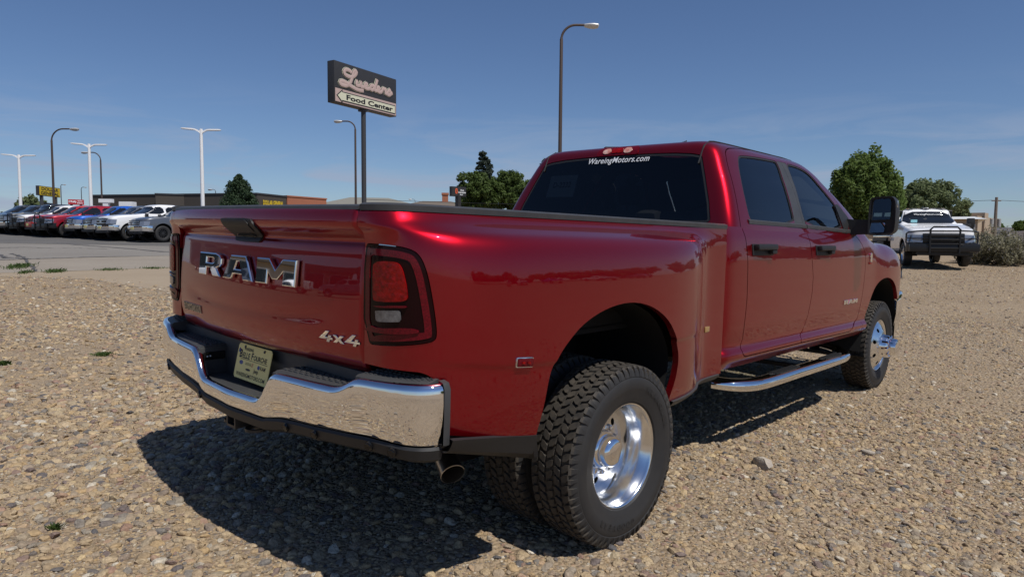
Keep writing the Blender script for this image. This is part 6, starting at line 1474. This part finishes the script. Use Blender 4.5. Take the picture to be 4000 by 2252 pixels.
def make_body(cabr=-1.0, W=1.015, hood=1.20, bed=1.24, roof=1.90, crew=True, nobed=False, cowl=1.30):
    """meshes of a generic full-size pickup: local frame x right, y forward"""
    S = Surf(body_nets(hood=hood, bed=bed, W=W, cowl=cowl), 46, 150, 1)
    if S.n[20, 70][0] < 0: S.flip = True; S.norm()
    q = S.g[..., 1:]
    fA = np.minimum(np.hypot(q[..., 0]-1.95, q[..., 1]-.47)-.475, np.hypot(q[..., 0]+1.85, q[..., 1]-.47)-.475)
    fields = [fA]
    if nobed: fields.append(q[..., 0]-(cabr-.02))
    def both_mesh(nm, S_, f, m, off=0, depth=.02, side=0):
        v, nn, fc = cut(S_.g, S_.n, f); p = fc[len(fc)//2]
        if np.cross(v[p[1]]-v[p[0]], v[p[2]]-v[p[0]])@nn[p[0]] < 0: fc = [x[::-1] for x in fc]
        V, F = flange(v, nn, fc, depth, off) if depth else ([tuple(x) for x in v+nn*off], fc); k = len(V)
        if side: return mesh(nm, [(p[0]*side, p[1], p[2]) for p in V], F if side > 0 else [p[::-1] for p in F], m)
        me = mesh(nm, list(V)+[(-p[0], p[1], p[2]) for p in V], list(F)+[tuple(i+k for i in p[::-1]) for p in F], m)
        bm = bmesh.new(); bm.from_mesh(me); bmesh.ops.remove_doubles(bm, verts=bm.verts[:], dist=1e-5); bm.to_mesh(me); bm.free(); me.set_sharp_from_angle(angle=math.radians(45)); return me
    out = {}
    out['body'] = both_mesh('body', S, fields, None)
    # hood and box lid
    top = S.g[-1] if S.g[-1, 70, 2] > S.g[0, 70, 2] else S.g[0]
    def lid(y0, y1, crown, dz=-.01):
        js = [j for j in range(len(top)) if y0 <= top[j][1] <= y1]; V = []; nx = 13
        for j in js:
            for t in np.linspace(-1, 1, nx): V.append((top[j][0]*t, top[j][1], top[j][2]+crown*(1-t*t)+dz*(abs(t) < .99)))
        return MB().add(V, [(k*nx+c, k*nx+c+1, k*nx+nx+c+1, k*nx+nx+c) for k in range(len(js)-1) for c in range(nx-1)])
    out['hood'] = lid(1.3, 2.96, .05, 0).mesh('hood', None, True, 50)
    if not nobed: out['bed'] = lid(-2.96, cabr+.05, 0, -.12).mesh('bed', M['dark'], True, 50)
    # greenhouse
    cf = .24
    gl = [(cowl-.10, W-.035, cabr, 1.36), (max(cowl+.02, 1.30), W-.06, cabr+.02, 1.20), (1.45, W-.12, cabr+.06, .95), (1.60, W-.19, cabr+.11, .68), (1.72, W-.25, cabr+.15, .46), (roof-.09, W-.31, cabr+.18, .30), (roof-.04, W-.37, cabr+.23, .16), (roof-.01, W-.50, cabr+.36, -.02), (roof, .10, (cabr)/2, (cabr+.2)/2+.2)]
    net = []
    for z, xs, yr, yf in gl:
        yf += cf; ya = yf-.16
        ring = [(0, yr), (xs*.6, yr+.01), (xs-.08, yr+.03), (xs-.01, yr+.12)]+[(xs, yr+.12+(ya-yr-.12)*t) for t in (.2, .45, .7, .9)]+[(xs*.965, ya), (xs*.90, ya+.05), (xs*.6, yf-.04), (0, yf)]
        net.append([(x, y, z) for x, y in ring])
    G = Surf(net, 44, 120, 1)
    if G.n[15, 60][0] < 0: G.flip = True; G.norm()
    sm = G.n[..., 0] > .55; q = G.g[..., 1:]
    wr0 = cabr+.28; split = (-.02 if crew else None)
    def wpoly(y0, y1, slant0, slant1): return rounded(np.array([(y0, cowl+.04), (y1+slant1*.0, cowl+.03), (y1-slant1, roof-.15), (y0+slant0, roof-.14)]), 1)
    wins = [wpoly(.02, 1.02+cf, .05, .62)]+([wpoly(wr0, -.07, .06, -.01)] if crew else [])
    fw = [np.where(sm, sdf(w, q), 9) for w in wins]; fm = np.minimum.reduce(fw)
    ws = rounded(np.array([(-.2, cowl+.0), (W-.14, cowl-.01), (W-.34, roof-.13), (-.2, roof-.115)]), 1); fws = np.where(G.n[..., 1] > .3, sdf(ws, G.g[..., [0, 2]]), 9)
    rw = rounded(np.array([(-.2, 1.34), (W-.24, 1.34), (W-.38, roof-.15), (-.2, roof-.14)]), 1); frw = np.where(G.n[..., 1] < -.5, sdf(rw, G.g[..., [0, 2]]), 9)
    out['cab'] = both_mesh('cab', G, [fm, fws, frw], None)
    out['window'] = [both_mesh('window', G, [-f], M['car_glass'], -.01, 0, sd) for f in fw for sd in (1, -1)]
    out['windscreen'] = both_mesh('windscreen', G, [-fws], M['car_glass'], -.008, 0); out['rear_window'] = both_mesh('rear_window', G, [-frw], M['car_glass'], -.008, 0)
    out['under'] = MB().box(-.80, .80, -2.8 if not nobed else -2.9, 2.7, .42, .80).box(-.93, .93, -.9, 1.2, .42, .6).mesh('chassis', M['dark'], False)
    out['wells'] = []
    for y in (1.95, -1.85):
        if nobed and y < 0: continue
        for s in (1, -1):
            n = 18; a = np.linspace(-.25, math.pi+.25, n); V = [(s*.99, y+.49*math.cos(t), .47+.49*math.sin(t)) for t in a]+[(s*.62, y+.49*math.cos(t), .47+.49*math.sin(t)) for t in a]
            out['wells'].append(MB().add(V, [(i, i+1, n+i+1, n+i) for i in range(n-1)]+[tuple(range(n, 2*n))]).mesh('wheel_well', M['dark'], True, 40, fix=False))
    return out
BODY = {'crew': make_body(-1.0, 1.015, 1.21, 1.26, 1.92, cowl=1.31), 'hd': make_body(-1.05, 1.03, 1.28, 1.32, 2.0, cowl=1.40)}
M['guard'] = mat('black_steel_guard', (.012, .012, .013), .35)
def paint(nm, c, metal=.0, rough=.35): return mat('paint_'+nm, c, rough, metal, .9, .02)
def pickup(label, px, dist, heading, body, col, nose='chrome', rim='silver', guard=False, bars=2, group='pickups parked in a row on the dealer lot', pos=None, hood_z=1.2, name='pickup_truck', flares=None):
    B = BODY[body]; hd = {'crew': 1.20, 'hd': 1.27, 'flat': 1.22}[body]; p = on_ground(px, dist) if pos is None else (pos[0], pos[1], float(ground_z(*pos[:2])))
    E_ = empty(name, p, heading); tag(E_, label, 'pickup truck', group)
    def add(nm, me, par=E_, m=None):
        o = link(nm, me, par)
        if m is not None:
            if not me.materials: me.materials.append(None)
            o.material_slots[0].link = 'OBJECT'; o.material_slots[0].material = m
        return o
    bd = add('body', B['body'], E_, col); add('hood', B['hood'], E_, col); cb = add('cab', B['cab'], E_, col)
    for w in B['window']: add('window', w, cb)
    add('windscreen', B['windscreen'], cb); add('rear_window', B['rear_window'], cb); add('chassis', B['under'], E_); [add('wheel_well', w, E_) for w in B['wells']]
    if 'bed' in B: add('bed', B['bed'], E_)
    for s in (1, -1):
        for y in (1.95, -1.85):
            w = empty('wheel', (s*.86, y, .41), 0, E_); w.rotation_euler = (.3*y, 0, 0 if s > 0 else math.pi); link('tyre', TY_S, w); link('rim', RIMS[rim], w); link('wheel_back', RIM_BACK, w)
        x0, x1 = sorted((s*.66, s*.93)); z0, z1 = hd-.42, hd-.16
        hl = MB().add([(s*.60, 2.99, z0), (s*.88, 2.90, z0+.02), (s*.99, 2.66, z0+.04), (s*.60, 2.95, z1), (s*.87, 2.86, z1-.01), (s*.975, 2.60, z1-.02)], [(0, 1, 4, 3), (1, 2, 5, 4)]); hl.v += [(x*.9, y-.1, z) for x, y, z in hl.v]; hl.f += [(0, 3, 9, 6), (2, 8, 11, 5), (3, 4, 5, 11, 10, 9), (0, 6, 7, 8, 2, 1)]
        hl.obj('headlamp', M['lamp_clear'], E_)
        MB().box(min(s*1.02, s*1.24), max(s*1.02, s*1.24), 1.06, 1.18, 1.26, 1.46, .03).box(min(s*.92, s*1.05), max(s*.92, s*1.05), 1.10, 1.17, 1.27, 1.33).obj('mirror', M['black'] if nose != 'chrome' else M['black'], E_)
        MB().box(min(s*.99, s*1.025), max(s*.99, s*1.025), -.02, .16, 1.06, 1.10, .01).obj('door_handle', M['black'], E_)
        if 'bed' in B: MB().box(min(s*.80, s*.97), max(s*.80, s*.97), -2.97, -2.9, .85, 1.2, .01).obj('tail_lamp', M['red_lens'], E_)
        MB().box(min(s*.88, s*1.0), max(s*.88, s*1.0), -.95, 1.35, .40, .45, .015).obj('running_board', M['black'], E_)
    g = MB().box(-.60, .60, 2.88, 2.985, hd-.50, hd-.12, .03).obj('grille', M['grille_dark'], E_)
    gm = M['chrome'] if nose == 'chrome' else (col if nose == 'body' else M['grille_dark'])
    for k in range(bars):
        z = hd-.44+(k+.5)*.30/bars; MB().box(-.58, .58, 2.97, 3.01, z-.018, z+.018, .008).obj('grille_bar', gm, g)
    MB().box(-.12, .12, 3.0, 3.02, hd-.33, hd-.25, .012).obj('grille_emblem', M['chrome'] if nose == 'chrome' else M['steel'], g)
    V = []
    fx = np.array([-1.0, -.98, -.85, -.5, 0, .5, .85, .98, 1.0]); fy = np.array([2.50, 2.78, 2.96, 3.06, 3.08, 3.06, 2.96, 2.78, 2.50])
    for x, y in zip(fx, fy):
        for o, z in ((-.06, .80), (0, .78), (.01, .66), (-.03, .52), (-.1, .50)): V.append((x, y+o, z))
    MB().add(V, [(k*5+c, k*5+c+1, k*5+6+c, k*5+5+c) for k in range(8) for c in range(4)]).obj('front_bumper', gm if nose != 'dark' else M['grille_dark'], E_)
    MB().box(-.75, .75, 2.80, 3.0, .38, .54, .03).obj('air_dam', M['black'], E_)
    MB().box(-.155, .155, 3.085, 3.095, .60, .75).obj('licence_plate', M['cream'], E_)
    if 'bed' in B: MB().box(-.98, .98, -3.12, -2.93, .55, .75, .03).obj('rear_bumper', M['chrome'], E_)
    if guard:
        gd = MB()
        for s in (1, -1): gd.tube([(s*.42, 3.14, .45), (s*.42, 3.14, hd+.02)], .032, 8); 
        GD = gd.obj('grille_guard', M['guard'], E_)
        for z in np.linspace(.62, hd-.04, 5): MB().tube([(-.42, 3.14, z), (.42, 3.14, z)], .022, 8).obj('guard_bar', M['guard'], GD)
        MB().tube([(-.42, 3.14, hd), (-.34, 3.14, hd+.09), (.34, 3.14, hd+.09), (.42, 3.14, hd)], .028, 8).obj('guard_bar', M['guard'], GD)
        for s in (1, -1):
            MB().tube([(s*.42, 3.14, hd-.03), (s*.80, 3.08, hd-.05), (s*1.0, 2.86, hd-.08), (s*1.03, 2.70, hd-.12), (s*1.03, 2.70, .80), (s*.98, 2.90, .74), (s*.42, 3.14, .74)], .025, 8).obj('guard_wing', M['guard'], GD)
            MB().tube([(s*.42, 3.14, hd-.28), (s*.80, 3.07, hd-.28), (s*1.02, 2.84, hd-.28)], .018, 8).obj('guard_bar', M['guard'], GD)
        MB().box(-1.0, 1.0, 2.98, 3.12, .50, .76, .03).obj('guard_bumper', M['guard'], GD)
    return E_
hx = np.array([.103, -.995]); row = np.array([-.97, -.241])
HEAD = math.atan2(-hx[0], hx[1])
g0 = np.array(gplane(595, 44)); g0 = g0-hx*1.95-np.array([-hx[1], hx[0]])*(-.0)
fleet = [('grey pickup with black multi spoke wheels parked beside the white chrome bumper pickup', 'crew', paint('grey', (.12, .13, .15), .4), 'chrome', 'black', False, 3),
         ('white heavy duty pickup with chrome bumper parked beside the grey pickup', 'hd', paint('white', (.84, .84, .84)), 'chrome', 'chrome', False, 2),
         ('silver grey pickup almost hidden between the white and the blue pickups', 'crew', paint('silver', (.20, .21, .23), .6), 'chrome', 'chrome', False, 3),
         ('bright blue pickup with chrome bumper in the parked row', 'crew', paint('blue', (.012, .10, .48), .2), 'chrome', 'chrome', False, 3),
         ('dark red pickup with black grille guard in the parked row', 'crew', paint('red', (.33, .008, .022), .3), 'dark', 'black', True, 2),
         ('orange red pickup with red grille surround in the parked row', 'crew', paint('orange_red', (.52, .022, .012), .1), 'body', 'silver', False, 2),
         ('white pickup with black grille guard in the parked row', 'crew', paint('white2', (.74, .74, .73)), 'dark', 'silver', True, 2),
         ('black pickup with chrome bumper next to the white guarded pickup', 'hd', paint('black', (.012, .013, .016)), 'chrome', 'silver', False, 3),
         ('dark navy pickup parked beyond the black chrome bumper pickup', 'crew', paint('navy', (.014, .018, .028)), 'chrome', 'black', False, 2),
         ('dark grey pickup at the far end of the parked row', 'crew', paint('dark_grey', (.03, .034, .042), .3), 'dark', 'black', False, 2)]
npx = [497, 372, 318, 246, 140, 97, 36, -12, -62, -110]
for k, (lab, bd, col, nose, rim, gd, bars) in enumerate(fleet):
    q = np.array(gplane(npx[k], 42.0+1.95*k)); pos = q-np.array([math.cos(HEAD), math.sin(HEAD)])*.9-hx*2.95
    pickup(lab, 0, 0, HEAD, bd, col, nose, rim, gd, bars, pos=pos)

# white flatbed truck with grille guard
BODY['flat'] = make_body(.0, 1.02, 1.26, 1.32, 2.03, crew=False, nobed=True, cowl=1.45)
def flatbed():
    c = np.array(gplane(3668, 27.2)); back = np.array([wC[0], wC[1]])-c; back /= np.linalg.norm(back); a = math.radians(13); h = np.array([back[0]*math.cos(a)-back[1]*math.sin(a), back[0]*math.sin(a)+back[1]*math.cos(a)])
    o = c-h*2.4; hd = math.atan2(-h[0], h[1])
    E_ = pickup('white flatbed truck with black grille guard parked on the gravel', 0, 0, hd, 'flat', paint('white3', (.86, .86, .86)), 'dark', 'silver', True, 2, group=None, pos=o, name='flatbed_truck')
    E_['category'] = 'truck'
    fb = MB().box(-1.12, 1.12, -3.1, -.18, .98, 1.08, .02).obj('flat_bed', M['alu'], E_)
    for s in (1, -1):
        MB().box(min(s*1.06, s*1.14), max(s*1.06, s*1.14), -3.1, -.18, .86, .98).obj('bed_rail', M['black'], fb)
        MB().box(min(s*.55, s*1.05), max(s*.55, s*1.05), -2.6, -1.2, .50, .86, .02).obj('tool_box', M['black'], fb)
        MB().box(min(s*1.18, s*1.42), max(s*1.18, s*1.42), .78, .92, 1.34, 1.66, .04).box(min(s*.9, s*1.2), max(s*.9, s*1.2), .82, .90, 1.40, 1.46).obj('mirror', M['black'], E_)
    hr = MB()
    for x in (-.95, -.5, 0, .5, .95): hr.tube([(x, -.22, 1.05), (x, -.22, 1.95)], .03, 6)
    hr.tube([(-.98, -.22, 1.95), (.98, -.22, 1.95)], .035, 6).tube([(-.98, -.22, 1.5), (.98, -.22, 1.5)], .025, 6); hr.obj('headache_rack', M['black'], fb)
    for x in (-.55, -.2, 0, .2, .55): MB().box(x-.05, x+.05, .20, .28, 2.005, 2.035, .01).obj('roof_marker', M['amber'], E_)
    text_obj('windscreen_lettering', 'WareingMotors.com', frame_matrix((0, .64, 1.80), (-1, 0, 0), (0, -.75, 1)), M['white_text'], E_, width=.85, size=.1)
    MB().box(.42, .62, 1.20, 1.205, 1.50, 1.60).obj('windscreen_card', mat('cyan_card', (.25, .55, .60), .6), E_)
    return E_
FB = flatbed()
# ================================================================== what stands behind the photographer (seen only in the reflections)
def rim_tree(x, y, h, w, seed, m): tree('leafy_tree', 'leafy tree mirrored in the red doors', (x, y, float(ground_z(x, y))), h, w, M[m], seed, n=2600, leaf=.5, clumps=24, group='trees mirrored in the paintwork')
for k in range(16):
    t = k/15.0; x, y = 88-70*t+3*math.sin(k*2.1), 8+92*t+4*math.cos(k*1.7); rim_tree(x, y, 5.0+2.2*math.sin(k*1.9)+1.4*math.sin(k*.7), 17+3*math.sin(k), 60+k, 'leaf' if k % 2 else 'leaf2')
for k, (x, y, hd, col) in enumerate(((44, 22, 1.9, 0), (41, 29, 1.9, 1), (38, 36, 1.9, 3), (35.5, 43, 1.9, 6), (33, 50, 1.9, 2))):
    pickup(['grey', 'white', 'blue', 'pale', 'silver'][k]+' pickup mirrored as a small blurred shape in the red doors', 0, 0, hd, 'crew', fleet[col][2], 'chrome', 'silver', False, 2, group='pickups mirrored in the paintwork', pos=(x, y))
for k, (x, y, hd, col) in enumerate(((-26, -19.5, .9, 1), (-31, -16.5, 1.2, 0), (-36, -14, 1.25, 6), (-21, -24, .8, 2), (-42, -12, 1.25, 8))):
    pickup(['white', 'grey', 'pale', 'silver', 'navy'][k]+' pickup mirrored in the red tailgate and its chrome letters', 0, 0, hd, 'crew', fleet[col][2], 'chrome', 'silver', False, 2, group='pickups mirrored in the paintwork', pos=(x, y))
def back_building(x, y, rz, W_, dep, h):
    E_ = empty('dealer_building', (x, y, float(ground_z(x, y))-.4), rz); tag(E_, 'long low dealer building mirrored in the red tailgate', 'building')
    MB().box(-W_/2, W_/2, 0, dep, 0, h).obj('wall', M['tan_wall'], E_, sm=False); MB().box(-W_/2-.6, W_/2+.6, -1.5, dep+.3, h, h+.9).obj('fascia', M['brown_wall'], E_, sm=False)
    for k in range(8):
        xw = -W_/2+W_*(k+.5)/8; fr = MB().box(xw-W_*.05, xw+W_*.05, -.05, .02, .5, h-.5).obj('window', M['roof_w'], E_, sm=False); MB().box(xw-W_*.046, xw+W_*.046, -.06, -.051, .6, h-.6).obj('pane', M['gloss_black'], fr, sm=False)
back_building(-54, -30, 2.15, 42, 14, 4.0)
